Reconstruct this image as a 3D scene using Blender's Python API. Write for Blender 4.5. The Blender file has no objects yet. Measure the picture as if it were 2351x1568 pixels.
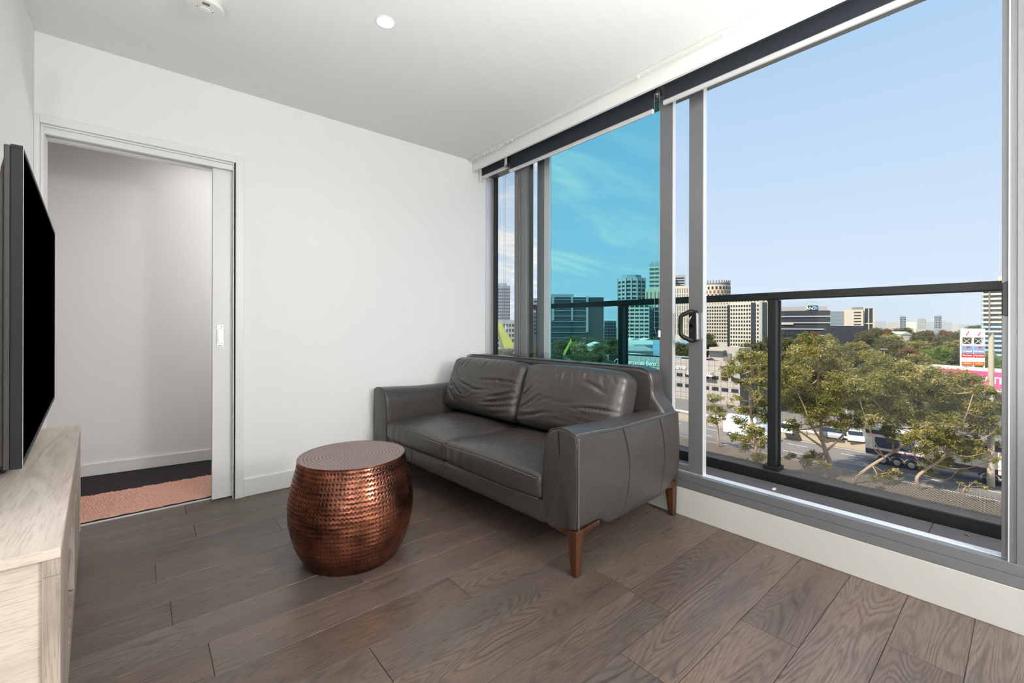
import bpy, math, random
import numpy as np
from mathutils import Vector, Matrix
PI=math.pi
random.seed(7); RNG=np.random.default_rng(7)
C=bpy.context.scene.collection
S=bpy.context.scene
# ---------------------------------------------------------------- camera calibration (image taken as 2351x1568)
F,YAW,CY,ROLL,CH,CX=1002.6673,0.7012,747.8155,0.0024,1.1059,0.4255
_s,_c=math.sin(YAW),math.cos(YAW)
def ray(px,py):
    a,b=px-1175.5,py-CY
    u=a*math.cos(ROLL)+b*math.sin(ROLL); v=-a*math.sin(ROLL)+b*math.cos(ROLL)
    return Vector((_s+_c*u/F,_c-_s*u/F,-v/F))
def P(px,py,d): return Vector((CX,0,CH))+ray(px,py)*d
GZ=-15.0
def G(px,py,z=GZ):
    r=ray(px,py); return Vector((CX,0,CH))+r*((z-CH)/r.z)
def zat(py,d): return CH-(py-CY)*d/F
# ---------------------------------------------------------------- materials
def srgb(r,g,b):
    f=lambda c:(c/255/12.92) if c/255<=.04045 else ((c/255+.055)/1.055)**2.4
    return (f(r),f(g),f(b),1)
def newmat(name):
    m=bpy.data.materials.new(name); m.use_nodes=True
    nt=m.node_tree; return m,nt,nt.nodes['Principled BSDF']
def N(nt,t,**k):
    n=nt.nodes.new(t)
    for a,b in k.items(): setattr(n,a,b)
    return n
def mixc(nt,fac,a,b,bt='MIX'):
    n=N(nt,'ShaderNodeMix',data_type='RGBA',blend_type=bt)
    for i,v in ((0,fac),(6,a),(7,b)):
        if hasattr(v,'is_output') : nt.links.new(v,n.inputs[i])
        else: n.inputs[i].default_value=v
    return n.outputs[2]
def math_(nt,op,a,b=None,c=None):
    n=N(nt,'ShaderNodeMath',operation=op)
    for i,v in enumerate((a,b,c)):
        if v is None: continue
        if hasattr(v,'is_output'): nt.links.new(v,n.inputs[i])
        else: n.inputs[i].default_value=v
    return n.outputs[0]
def ramp(nt,fac,stops):
    n=N(nt,'ShaderNodeValToRGB'); cr=n.color_ramp
    while len(cr.elements)<len(stops): cr.elements.new(.5)
    for e,(p,c) in zip(cr.elements,stops): e.position=p; e.color=c
    nt.links.new(fac,n.inputs[0]); return n.outputs[0]
def coords(nt,scale=(1,1,1),out='Object',loc=(0,0,0),rot=(0,0,0)):
    t=N(nt,'ShaderNodeTexCoord'); m=N(nt,'ShaderNodeMapping')
    m.inputs['Scale'].default_value=scale; m.inputs['Location'].default_value=loc; m.inputs['Rotation'].default_value=rot
    nt.links.new(t.outputs[out],m.inputs[0]); return m.outputs[0]
def noise(nt,vec,scale,detail=3,rough=.5,dist=0):
    n=N(nt,'ShaderNodeTexNoise'); n.inputs['Scale'].default_value=scale; n.inputs['Detail'].default_value=detail
    n.inputs['Roughness'].default_value=rough; n.inputs['Distortion'].default_value=dist
    nt.links.new(vec,n.inputs['Vector']); return n.outputs['Fac']
def bump(nt,b,h,strength,dist=.01,prev=None):
    n=N(nt,'ShaderNodeBump'); n.inputs['Strength'].default_value=strength; n.inputs['Distance'].default_value=dist
    nt.links.new(h,n.inputs['Height']); 
    if prev is not None: nt.links.new(prev,n.inputs['Normal'])
    nt.links.new(n.outputs[0],b.inputs['Normal']); return n.outputs[0]
def plain(name,col,rough=.5,metal=0,nz=.06,ns=8,bmp=0,bs=200,spec=.5):
    m,nt,b=newmat(name)
    v=coords(nt); f=noise(nt,v,ns,4)
    c=tuple(col[:3])
    lo=tuple(x*(1-nz) for x in c)+(1,); hi=tuple(min(1,x*(1+nz)) for x in c)+(1,)
    nt.links.new(mixc(nt,f,lo,hi),b.inputs['Base Color'])
    b.inputs['Roughness'].default_value=rough; b.inputs['Metallic'].default_value=metal
    b.inputs['Specular IOR Level'].default_value=spec
    if bmp: bump(nt,b,noise(nt,v,bs,3),bmp,.002)
    return m
def emis(name,col,st):
    m,nt,b=newmat(name); b.inputs['Base Color'].default_value=col
    b.inputs['Emission Color'].default_value=col; b.inputs['Emission Strength'].default_value=st; return m
def glass(name,tint,refl=.06):
    m,nt,b=newmat(name); nt.nodes.remove(b)
    out=nt.nodes['Material Output']
    t=N(nt,'ShaderNodeBsdfTransparent'); t.inputs[0].default_value=tint
    g=N(nt,'ShaderNodeBsdfGlossy'); g.inputs['Roughness'].default_value=.01
    fr=N(nt,'ShaderNodeFresnel'); fr.inputs[0].default_value=1.3
    fac=math_(nt,'MULTIPLY',fr.outputs[0],refl*4)
    mx=N(nt,'ShaderNodeMixShader'); nt.links.new(fac,mx.inputs[0]); nt.links.new(t.outputs[0],mx.inputs[1]); nt.links.new(g.outputs[0],mx.inputs[2])
    nt.links.new(mx.outputs[0],out.inputs[0]); return m
M={}
M['wall']=plain('wall_paint',srgb(234,234,233),.75,nz=.01,bmp=.05,bs=300)
M['ceil']=plain('ceiling_paint',srgb(232,232,229),.8,nz=.01)
M['trim']=plain('gloss_white_trim',srgb(228,228,226),.35,nz=.01)
M['sillwhite']=plain('greyed_white_board',srgb(186,184,179),.4,nz=.03,ns=3)  # board white mixed greyer than the trim
M['alu']=plain('grey_aluminium',srgb(126,127,129),.38,.55,nz=.03,ns=30)
M['aludark']=plain('dark_gasket',srgb(40,40,42),.5)
M['alulight']=plain('bright_aluminium_edge',srgb(215,215,216),.3,.3,nz=.02)
M['chrome']=plain('chrome',(.8,.8,.8),.12,1,nz=.01)
M['satin']=plain('satin_steel',(.7,.7,.69),.28,1,nz=.02)
M['blackpl']=plain('black_plastic',(.01,.01,.011),.5,nz=.1,spec=.3)
M['tvback']=plain('tv_back_plastic',srgb(52,50,47),.55,nz=.06,bmp=.2,bs=400)
M['screen']=plain('tv_screen',(.0002,.0002,.0002),1,nz=0,spec=0)
M['whitepl']=plain('white_plastic',srgb(226,226,222),.4,nz=.01)
M['dark']=plain('dark_hole',(.01,.01,.01),.8)
M['charcoal']=plain('charcoal_metal',srgb(38,38,38),.42,.3,nz=.08,ns=20)
M['railmetal']=plain('black_rail_metal',srgb(34,35,36),.4,.2,nz=.05)
M['chain']=plain('bead_chain',(.28,.28,.27),.35,.8,nz=.02)
M['lamp']=emis('downlight_lamp',(1,.96,.9,1),14)
M['thread']=plain('grey_thread',srgb(118,108,100),.7)
M['clear']=glass('clear_glass',(.965,.985,.99,1),.07)
M['teal']=glass('teal_tinted_glass',(.53,.84,.88,1),.07)
M['balglass']=None

def leather():
    m,nt,b=newmat('charcoal_leather'); v=coords(nt)
    f=noise(nt,v,5,4); c=mixc(nt,f,srgb(56,53,51),srgb(70,66,63))
    f2=noise(nt,v,45,4); c=mixc(nt,math_(nt,'MULTIPLY',f2,.35),c,srgb(42,40,38))
    nt.links.new(c,b.inputs['Base Color'])
    r=math_(nt,'MULTIPLY_ADD',noise(nt,v,7,5),.16,.27); nt.links.new(r,b.inputs['Roughness'])
    b.inputs['Specular IOR Level'].default_value=.42; b.inputs['Coat Weight'].default_value=.18; b.inputs['Coat Roughness'].default_value=.24
    vo=N(nt,'ShaderNodeTexVoronoi',feature='DISTANCE_TO_EDGE'); vo.inputs['Scale'].default_value=330; nt.links.new(v,vo.inputs['Vector'])
    e=math_(nt,'MINIMUM',vo.outputs[0],.25)
    n1=bump(nt,b,e,.25,.0012)
    v2=coords(nt,(1,.55,1)); n=noise(nt,v2,26,5,.6,1.2)
    bump(nt,b,n,.35,.006,n1)
    return m
M['leather']=leather()
def wood(name,base,dark,light,axis=(1,12,12),lines=46,rough=.42,pid=False,contrast=1.0,bmp=.25,nscale=1.0):
    m,nt,b=newmat(name)
    t=N(nt,'ShaderNodeTexCoord'); vec=t.outputs['Object']
    if pid:
        a=N(nt,'ShaderNodeAttribute',attribute_name='pid')
        add=N(nt,'ShaderNodeVectorMath',operation='MULTIPLY_ADD'); nt.links.new(a.outputs['Color'],add.inputs[0]); add.inputs[1].default_value=(37,53,11); nt.links.new(vec,add.inputs[2]); vec=add.outputs[0]
    mp=N(nt,'ShaderNodeMapping'); mp.inputs['Scale'].default_value=axis; nt.links.new(vec,mp.inputs[0]); v=mp.outputs[0]
    f=noise(nt,v,.55*nscale,2,.45,.25)
    s=math_(nt,'SINE',math_(nt,'MULTIPLY',f,lines*2))
    s=math_(nt,'POWER',math_(nt,'MULTIPLY_ADD',s,.5,.5),2.2)
    mp2=N(nt,'ShaderNodeMapping'); mp2.inputs['Scale'].default_value=tuple(a_*(3 if a_<=2.1 else 8) for a_ in axis); nt.links.new(vec,mp2.inputs[0])
    fine=noise(nt,mp2.outputs[0],3,4,.65)
    big=noise(nt,v,.5*nscale,3,.5,.6)
    c=mixc(nt,ramp(nt,big,[(.3,(0,0,0,1)),(.72,(1,1,1,1))]),base,light)
    fm=math_(nt,'MULTIPLY',s,math_(nt,'MULTIPLY_ADD',noise(nt,v,1.3,2),1.2*contrast,-.18))
    c=mixc(nt,fm,c,dark)
    c=mixc(nt,math_(nt,'MULTIPLY',ramp(nt,fine,[(.48,(0,0,0,1)),(.66,(1,1,1,1))]),.55*contrast),c,dark)
    if pid:
        sep=N(nt,'ShaderNodeSeparateColor'); nt.links.new(a.outputs['Color'],sep.inputs[0])
        k=math_(nt,'MULTIPLY_ADD',sep.outputs[0],.3,.82)
        hs=N(nt,'ShaderNodeHueSaturation'); nt.links.new(c,hs.inputs['Color']); nt.links.new(k,hs.inputs['Value'])
        nt.links.new(math_(nt,'MULTIPLY_ADD',sep.outputs[1],.35,.72),hs.inputs['Saturation']); c=hs.outputs[0]
    nt.links.new(c,b.inputs['Base Color'])
    nt.links.new(math_(nt,'MULTIPLY_ADD',fine,.18,rough-.08),b.inputs['Roughness'])
    if pid: b.inputs['Specular IOR Level'].default_value=.62
    h=math_(nt,'ADD',math_(nt,'MULTIPLY',s,-.6),math_(nt,'MULTIPLY',fine,-.4))
    bump(nt,b,h,bmp,.002)
    return m
M['floor']=wood('smoked_oak_floor',srgb(84,72,64),srgb(52,45,41),srgb(108,91,78),axis=(1.5,13,13),lines=150,rough=.36,pid=True,bmp=.22,contrast=1.1,nscale=.75)
M['oak']=wood('limed_oak',srgb(202,189,176),srgb(168,152,138),srgb(224,214,204),axis=(9,1.2,9),lines=40,rough=.5,bmp=.2,contrast=.8)
M['oakend']=wood('limed_oak_end',srgb(198,184,168),srgb(156,140,125),srgb(224,213,200),axis=(2,9,9),lines=30,rough=.5,bmp=.25,contrast=.8)
M['oakv']=wood('grey_oak_edging',srgb(158,143,130),srgb(112,100,92),srgb(190,176,160),axis=(14,14,1.5),lines=30,rough=.55,bmp=.2,contrast=1)
M['legwood']=wood('walnut_leg',srgb(68,38,21),srgb(28,16,10),srgb(86,52,30),axis=(14,14,1.6),lines=26,rough=.33,contrast=1.1)
def copper():
    m,nt,b=newmat('antique_copper'); v=coords(nt)
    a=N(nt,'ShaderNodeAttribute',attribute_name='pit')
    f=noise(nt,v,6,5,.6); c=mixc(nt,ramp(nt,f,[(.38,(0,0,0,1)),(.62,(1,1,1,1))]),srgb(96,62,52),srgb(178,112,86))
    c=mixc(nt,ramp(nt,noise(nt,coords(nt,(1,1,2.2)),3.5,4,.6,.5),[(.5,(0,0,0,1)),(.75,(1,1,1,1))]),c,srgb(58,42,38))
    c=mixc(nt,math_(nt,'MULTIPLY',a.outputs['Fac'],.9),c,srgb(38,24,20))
    nt.links.new(c,b.inputs['Base Color']); b.inputs['Metallic'].default_value=.95
    nt.links.new(math_(nt,'MULTIPLY_ADD',noise(nt,v,14,4),.24,.13),b.inputs['Roughness'])
    bump(nt,b,noise(nt,v,60,3),.12,.002)
    return m
M['copper']=copper()
def coppertop():
    m,nt,b=newmat('patinated_copper_top'); v=coords(nt)
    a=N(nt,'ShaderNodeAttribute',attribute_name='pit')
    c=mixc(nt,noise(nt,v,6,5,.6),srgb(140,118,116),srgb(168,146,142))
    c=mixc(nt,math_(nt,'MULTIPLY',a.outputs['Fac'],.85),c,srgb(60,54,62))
    nt.links.new(c,b.inputs['Base Color']); b.inputs['Metallic'].default_value=.8; b.inputs['Roughness'].default_value=.42
    return m
M['coppertop']=coppertop()
def blindfab():
    m,nt,b=newmat('blind_screen_fabric')
    v=coords(nt); b.inputs['Base Color'].default_value=srgb(44,50,58); b.inputs['Roughness'].default_value=.9
    out=nt.nodes['Material Output']; t=N(nt,'ShaderNodeBsdfTransparent'); mx=N(nt,'ShaderNodeMixShader')
    ch=N(nt,'ShaderNodeTexChecker'); ch.inputs['Scale'].default_value=900; nt.links.new(v,ch.inputs['Vector'])
    f=math_(nt,'MULTIPLY',ch.outputs['Fac'],.0)
    mx.inputs[0].default_value=.07
    nt.links.new(b.outputs[0],mx.inputs[1]); nt.links.new(t.outputs[0],mx.inputs[2]); nt.links.new(mx.outputs[0],out.inputs[0]); return m
M['blind']=blindfab()
M['carpet']=plain('black_carpet',srgb(34,31,31),.95,nz=.5,ns=220,bmp=.8,bs=500)
M['rug']=plain('pink_shag',srgb(204,158,142),.9,nz=.4,ns=130,bmp=.8,bs=300)
def balglass():
    m,nt,b=newmat('fritted_glass'); nt.nodes.remove(b); out=nt.nodes['Material Output']
    t=N(nt,'ShaderNodeBsdfTransparent'); t.inputs[0].default_value=(.97,.985,.98,1)
    g=N(nt,'ShaderNodeBsdfGlossy'); g.inputs['Roughness'].default_value=.02
    mx=N(nt,'ShaderNodeMixShader'); mx.inputs[0].default_value=.03
    nt.links.new(t.outputs[0],mx.inputs[1]); nt.links.new(g.outputs[0],mx.inputs[2])
    d=N(nt,'ShaderNodeBsdfDiffuse'); d.inputs[0].default_value=srgb(120,116,112)
    co=N(nt,'ShaderNodeTexCoord'); sp=N(nt,'ShaderNodeSeparateXYZ'); nt.links.new(co.outputs['Object'],sp.inputs[0])
    vv=N(nt,'ShaderNodeVectorMath',operation='MULTIPLY'); vv.inputs[1].default_value=(0,160,160); nt.links.new(co.outputs['Object'],vv.inputs[0])
    rt=N(nt,'ShaderNodeVectorRotate',rotation_type='X_AXIS'); rt.inputs['Angle'].default_value=PI/4; nt.links.new(vv.outputs[0],rt.inputs[0])
    fr=N(nt,'ShaderNodeVectorMath',operation='FRACTION'); nt.links.new(rt.outputs[0],fr.inputs[0])
    sub=N(nt,'ShaderNodeVectorMath',operation='SUBTRACT'); sub.inputs[1].default_value=(0,.5,.5); nt.links.new(fr.outputs[0],sub.inputs[0])
    ln=N(nt,'ShaderNodeVectorMath',operation='LENGTH'); nt.links.new(sub.outputs[0],ln.inputs[0])
    band=math_(nt,'SUBTRACT',.135,sp.outputs[2])           # metres below the top of the dotted band
    rad=math_(nt,'MINIMUM',math_(nt,'MAXIMUM',math_(nt,'MULTIPLY',band,5.0),0),.36)
    dot=math_(nt,'LESS_THAN',ln.outputs['Value'],rad)
    m2=N(nt,'ShaderNodeMixShader'); nt.links.new(dot,m2.inputs[0]); nt.links.new(mx.outputs[0],m2.inputs[1]); nt.links.new(d.outputs[0],m2.inputs[2])
    nt.links.new(m2.outputs[0],out.inputs[0]); return m
M['balglass']=balglass()
def tiles():
    m,nt,b=newmat('balcony_pavers'); v=coords(nt)
    c=mixc(nt,noise(nt,v,9,6,.65),srgb(84,78,78),srgb(124,116,114))
    c=mixc(nt,math_(nt,'MULTIPLY',noise(nt,v,90,4,.7),.5),c,srgb(48,46,46))
    nt.links.new(c,b.inputs['Base Color']); b.inputs['Roughness'].default_value=.8
    bump(nt,b,noise(nt,v,160,4),.4,.003); return m
M['paver']=tiles()
# exterior
def pl(n,r,g,b,rough=.8,**k): M[n]=plain(n,srgb(r,g,b),rough,**k)
pl('asphalt',132,124,118,.9,nz=.1,ns=.6); pl('line',232,228,220); pl('kerbc',176,160,142,.9,nz=.12,ns=1.2)
pl('dirt',158,140,120,.95,nz=.3,ns=.5); pl('groundm',112,112,92,.95,nz=.35,ns=.02)
pl('cream',204,190,170); pl('creamw',212,201,182); pl('concrete',176,166,158,.9,nz=.06,ns=.5); pl('concdark',120,114,110)
pl('win',46,50,58,.25); pl('winblue',70,82,96,.2); pl('darkgl',58,62,66,.25); pl('blackgl',44,44,50,.3); pl('greygl',140,148,156,.3)
pl('greypan',170,164,162); pl('brown',138,96,66); pl('lightb',158,190,216,.5); pl('creamb',208,194,174); pl('tealb',140,160,166,.6)
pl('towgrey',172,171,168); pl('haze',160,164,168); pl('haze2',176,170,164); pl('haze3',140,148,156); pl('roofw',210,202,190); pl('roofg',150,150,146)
pl('truckw',236,228,216,.45); pl('truckb',44,56,84,.5,nz=.25,ns=3); pl('red',176,30,36,.5); pl('tyre',34,32,31,.9); pl('rim',190,180,168,.35)
pl('orange',232,92,58); pl('pink',226,76,132); pl('yellow',240,180,60); pl('signblue',130,160,200); pl('signred',208,26,34); pl('skyblue',70,150,206); pl('signwhite',240,232,222)
pl('pole',188,172,150,.7); pl('bark',176,148,124,.9,nz=.3,ns=6); pl('barkd',96,76,62,.9,nz=.3,ns=5)
pl('lime',196,204,70,.6,nz=.1,ns=.8); pl('olive',120,140,60,.7); pl('carwhite',232,232,232,.25); pl('cargrey',96,98,102,.25); pl('carred',150,40,44,.3); pl('carblue',70,84,120,.3); pl('carsilver',176,178,182,.25)
pl('bedstone',188,178,168); pl('seamdark',34,31,30,.8)
def leafmat(name,stops):
    m,nt,b=newmat(name); a=N(nt,'ShaderNodeAttribute',attribute_name='tint')
    c=ramp(nt,a.outputs['Fac'],stops); nt.links.new(c,b.inputs['Base Color']); b.inputs['Roughness'].default_value=.55
    b.inputs['Specular IOR Level'].default_value=.3
    out=nt.nodes['Material Output']; tr=N(nt,'ShaderNodeBsdfTranslucent'); nt.links.new(c,tr.inputs[0])
    mx=N(nt,'ShaderNodeMixShader'); mx.inputs[0].default_value=.3; nt.links.new(b.outputs[0],mx.inputs[1]); nt.links.new(tr.outputs[0],mx.inputs[2]); nt.links.new(mx.outputs[0],out.inputs[0]); return m
M['leaf']=leafmat('gum_leaves',[(0,srgb(70,82,38)),(.35,srgb(114,118,54)),(.7,srgb(166,150,80)),(1,srgb(226,204,150))])
M['leafg']=leafmat('dark_leaves',[(0,srgb(62,70,44)),(.5,srgb(98,100,58)),(1,srgb(140,124,76))])
M['leafb']=leafmat('green_leaves',[(0,srgb(70,100,40)),(.5,srgb(110,140,56)),(1,srgb(160,180,80))])
M['leafr']=leafmat('russet_leaves',[(0,srgb(96,70,50)),(.5,srgb(134,98,66)),(1,srgb(170,124,84))])
# ---------------------------------------------------------------- mesh helpers
class MB:
    def __init__(s): s.v=[]; s.f=[]; s.m=[]
    def add(s,vs,fs,mi=0):
        o=len(s.v); s.v+=[tuple(p) for p in vs]; s.f+=[tuple(i+o for i in f) for f in fs]; s.m+=[mi]*len(fs); return s
    def box(s,x0,x1,y0,y1,z0,z1,mi=0,mat=None):
        vs=[Vector((x,y,z)) for x in (x0,x1) for y in (y0,y1) for z in (z0,z1)]
        if mat is not None: vs=[mat@p for p in vs]
        return s.add(vs,[(0,1,3,2),(4,6,7,5),(0,4,5,1),(2,3,7,6),(0,2,6,4),(1,5,7,3)],mi)
    def prism(s,poly,a,b,axis='x',mi=0,mat=None):
        n=len(poly)
        def pt(p,t): return Vector((t,p[0],p[1])) if axis=='x' else (Vector((p[0],t,p[1])) if axis=='y' else Vector((p[0],p[1],t)))
        vs=[pt(p,a) for p in poly]+[pt(p,b) for p in poly]
        if mat is not None: vs=[mat@p for p in vs]
        fs=[tuple(range(n))[::-1],tuple(range(n,2*n))]+[(i,(i+1)%n,(i+1)%n+n,i+n) for i in range(n)]
        return s.add(vs,fs,mi)
    def tube(s,path,r,n=8,mi=0,cap=True):
        path=[Vector(p) for p in path]; k=len(path); rs=r if isinstance(r,(list,tuple)) else [r]*k
        vs=[]; up=Vector((0,0,1))
        for i,p in enumerate(path):
            t=(path[min(i+1,k-1)]-path[max(i-1,0)]).normalized()
            if i==0:
                a=t.cross(up); a=t.cross(Vector((1,0,0))) if a.length<.05 else a
            else: a=pa-t*pa.dot(t)
            a.normalize(); pa=a; b=t.cross(a)
            for j in range(n):
                q=2*PI*j/n; vs.append(p+(a*math.cos(q)+b*math.sin(q))*rs[i])
        fs=[(i*n+j,i*n+(j+1)%n,(i+1)*n+(j+1)%n,(i+1)*n+j) for i in range(k-1) for j in range(n)]
        if cap: fs+=[tuple(range(n))[::-1],tuple((k-1)*n+j for j in range(n))]
        return s.add(vs,fs,mi)
    def lathe(s,prof,n=32,c=(0,0,0),mi=0,axis='z',cap=True):
        vs=[]
        for r,z in prof:
            for j in range(n):
                a=2*PI*j/n; x,y=r*math.cos(a),r*math.sin(a)
                p=(x,y,z) if axis=='z' else ((z,x,y) if axis=='x' else (x,z,y))
                vs.append((c[0]+p[0],c[1]+p[1],c[2]+p[2]))
        k=len(prof); fs=[(i*n+j,i*n+(j+1)%n,(i+1)*n+(j+1)%n,(i+1)*n+j) for i in range(k-1) for j in range(n)]
        if cap: fs+=[tuple(range(n))[::-1],tuple((k-1)*n+j for j in range(n))]
        return s.add(vs,fs,mi)
    def build(s,name,mats,parent=None,smooth=None,bevel=0,seg=2):
        me=bpy.data.meshes.new(name); me.from_pydata(s.v,[],s.f); 
        if not isinstance(mats,(list,tuple)): mats=[mats]
        for m in mats: me.materials.append(M[m] if isinstance(m,str) else m)
        if len(mats)>1: me.polygons.foreach_set('material_index',s.m)
        fin(me,smooth)
        return link(name,me,parent,bevel,seg)
def fin(me,smooth):
    me.validate(); me.update()
    import bmesh
    b=bmesh.new(); b.from_mesh(me); bmesh.ops.recalc_face_normals(b,faces=b.faces); b.to_mesh(me); b.free()
    if smooth is not None:
        me.shade_smooth()
        if smooth<3: me.set_sharp_from_angle(angle=smooth)
def link(name,me,parent=None,bevel=0,seg=2):
    o=bpy.data.objects.new(name,me); C.objects.link(o)
    if parent is not None: o.parent=parent
    if bevel:
        md=o.modifiers.new('b','BEVEL'); md.width=bevel; md.segments=seg; md.limit_method='ANGLE'; md.angle_limit=.6; md.harden_normals=False
    return o
def arr(name,V,Q,mat,parent=None,smooth=None,attr=None,recalc=True):
    V=np.asarray(V,dtype=np.float32).reshape(-1,3); Q=np.asarray(Q,dtype=np.int32); k=Q.shape[1]
    me=bpy.data.meshes.new(name); me.vertices.add(len(V)); me.vertices.foreach_set('co',V.ravel())
    me.loops.add(Q.size); me.loops.foreach_set('vertex_index',Q.ravel())
    me.polygons.add(len(Q)); me.polygons.foreach_set('loop_start',np.arange(0,Q.size,k,dtype=np.int32))
    me.polygons.foreach_set('loop_total',np.full(len(Q),k,dtype=np.int32))
    me.update(calc_edges=True); me.materials.append(M[mat] if isinstance(mat,str) else mat)
    if recalc: fin(me,smooth)
    elif smooth is not None: me.shade_smooth()
    if attr:
        nm,dom,vals=attr; a=me.attributes.new(nm,'FLOAT',dom); a.data.foreach_set('value',np.asarray(vals,dtype=np.float32))
    return link(name,me,parent)
def tag(o,label,cat,group=None):
    o['label']=label; o['category']=cat
    if group: o['group']=group
    return o
def empty(name,label=None,cat=None,loc=(0,0,0),rz=0,group=None,kind=None):
    o=bpy.data.objects.new(name,None); C.objects.link(o); o.location=loc; o.rotation_euler=(0,0,rz); o.empty_display_size=.1
    if label: tag(o,label,cat,group)
    if kind: o['kind']=kind
    return o
def struct(o,label=None,cat=None):
    o['kind']='structure'
    if label: tag(o,label,cat)
    return o
def copy_tree(o,parent=None):
    c=o.copy(); C.objects.link(c)
    if parent is not None: c.parent=parent
    for ch in list(o.children): copy_tree(ch,c)
    return c
def gridQ(nu,nv,wrap=False):
    i=np.arange(nu-1)[:,None]; j=np.arange(nv if wrap else nv-1)[None,:]; j2=(j+1)%nv
    return np.stack([i*nv+j,i*nv+j2,(i+1)*nv+j2,(i+1)*nv+j],-1).reshape(-1,4)
def ss(a,b,x): t=np.clip((x-a)/(b-a),0,1); return t*t*(3-2*t)
def rbox(hx,hy,hz,r,n=(20,30,12)):
    """rounded box surface: verts, quads, built from six grids welded"""
    V=[];Q=[];o=0; H=np.array([hx,hy,hz])
    for ax in range(3):
        a,b=[k for k in range(3) if k!=ax]; na,nb=n[a],n[b]
        def lin(h,k):
            m=max(4,int(6)); e=np.linspace(0,1,m)
            # denser near the rounding
            inner=np.linspace(-(h-r),h-r,max(2,k)); t=np.sin(np.linspace(0,PI/4,m)[1:])/math.sin(PI/4)
            return np.concatenate([(-(h-r)-t*r)[::-1],inner,(h-r)+t*r])
        A,B=np.meshgrid(lin(H[a],na),lin(H[b],nb),indexing='ij')
        for sgn in (-1,1):
            p=np.zeros(A.shape+(3,)); p[...,a]=A; p[...,b]=B; p[...,ax]=sgn*H[ax]
            q=np.clip(p,-(H-r),H-r); d=p-q; L=np.linalg.norm(d,axis=-1,keepdims=True); p=q+r*d/np.maximum(L,1e-9)
            V.append(p.reshape(-1,3)); Q.append(gridQ(*A.shape)+o); o+=A.size
    V=np.concatenate(V);Q=np.concatenate(Q)
    key=np.round(V,5); _,idx,inv=np.unique(key,axis=0,return_index=True,return_inverse=True); inv=inv.ravel()
    V=V[idx]; Q=inv[Q]
    return V,Q
def crease(V2,lines):
    """sum of fold displacements; lines=(x0,y0,x1,y1,bend,depth,width)"""
    out=np.zeros(len(V2))
    for x0,y0,x1,y1,bd,dp,w in lines:
        t=np.linspace(0,1,14)[:,None]; a=np.array([x0,y0]);b=np.array([x1,y1]); nrm=np.array([-(b-a)[1],(b-a)[0]])
        pts=a+(b-a)*t+nrm*bd*(t*(1-t)*4)
        d=np.linalg.norm(V2[:,None,:]-pts[None],axis=2); k=d.argmin(1); dm=d.min(1)
        tt=t[k,0]; amp=np.sin(PI*np.clip(tt*.9+.08,0,1))
        out+= -dp*amp*np.exp(-(dm/w)**2) + dp*.3*amp*np.exp(-((dm-2.2*w)/(w*1.6))**2)
    return out
# ================================================================= ROOM SHELL
D=3.2646; ZC=2.6; XW=2.8326; YB=-4.2
def planks():
    V=[];Q=[];pid=[]
    rows=[]; y=1.27-.19*30
    joints={1.27:[1.02,2.9],1.46:[-.6,1.45],.70:[1.66,-.3],.89:[1.98,.1],2.41:[.47,2.3],2.03:[.51,2.45],.51:[2.15,.35],1.08:[-.3,1.99],1.65:[.6,2.5],1.84:[1.15],2.22:[-.2,1.7],2.6:[1.0],.32:[1.25],.13:[2.4,.4]}
    y=1.27
    while y>YB: y-=.19
    while y<3.40:
        js=None
        for k,v in joints.items():
            if abs(k-y)<.02: js=v
        if js is None: a=random.uniform(-.2,1.7); js=[a,a+1.9]
        xs=sorted([-.02]+[j for j in js if 0.05<j<2.78]+[XW+.01])
        y1=min(y+.19,3.352); y0=max(y,YB)
        if y1-y0>.01:
            for x0,x1 in zip(xs,xs[1:]):
                g=.0009; o=len(V); b=.0005
                V+=[(x0+g,y0+g,-.0012),(x1-g,y0+g,-.0012),(x1-g,y1-g,-.0012),(x0+g,y1-g,-.0012),
                    (x0+g+b,y0+g+b,0),(x1-g-b,y0+g+b,0),(x1-g-b,y1-g-b,0),(x0+g+b,y1-g-b,0)]
                Q+=[(o+4,o+5,o+6,o+7),(o,o+1,o+5,o+4),(o+1,o+2,o+6,o+5),(o+2,o+3,o+7,o+6),(o+3,o,o+4,o+7)]
                c=(random.random(),random.random(),random.random(),1); pid+=[c]*5
        y+=.19
    o=len(V); V+=[(-.02,YB,-.004),(XW+.01,YB,-.004),(XW+.01,3.352,-.004),(-.02,3.352,-.004),(-.02,YB,-.1),(XW+.01,YB,-.1),(XW+.01,3.352,-.1),(-.02,3.352,-.1)]
    Q+=[(o,o+1,o+2,o+3),(o+7,o+6,o+5,o+4),(o,o+4,o+5,o+1),(o+1,o+5,o+6,o+2),(o+2,o+6,o+7,o+3),(o+3,o+7,o+4,o)]; pid+=[(0,0,0,1)]*6
    me=bpy.data.meshes.new('floor'); me.from_pydata(V,[],Q); me.materials.append(M['floor'])
    a=me.attributes.new('pid','FLOAT_COLOR','FACE'); a.data.foreach_set('color',np.array(pid,dtype=np.float32).ravel())
    me.update(); return link('floor',me)
struct(planks(),'dark smoked oak plank floor of the living room','floor')
struct(MB().box(-.15,2.96,YB-.15,4.75,ZC,ZC+.25).build('ceiling','ceil'),'smooth white ceiling','ceiling')
struct(MB().box(-.15,0,YB-.15,D+.14,-.1,ZC).build('wall_left','wall'),'white wall behind the television','wall')
m=MB(); m.box(-.15,.02,D,D+.14,-.1,ZC).box(.866,2.96,D,D+.14,-.1,ZC).box(.02,.866,D,D+.14,2.137,ZC)
struct(m.build('wall_back','wall'),'white end wall with the sliding door opening','wall')
struct(MB().box(-.15,2.96,YB-.15,YB,-.1,ZC).build('wall_front','wall'),'white wall at the rear of the room','wall')
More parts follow.
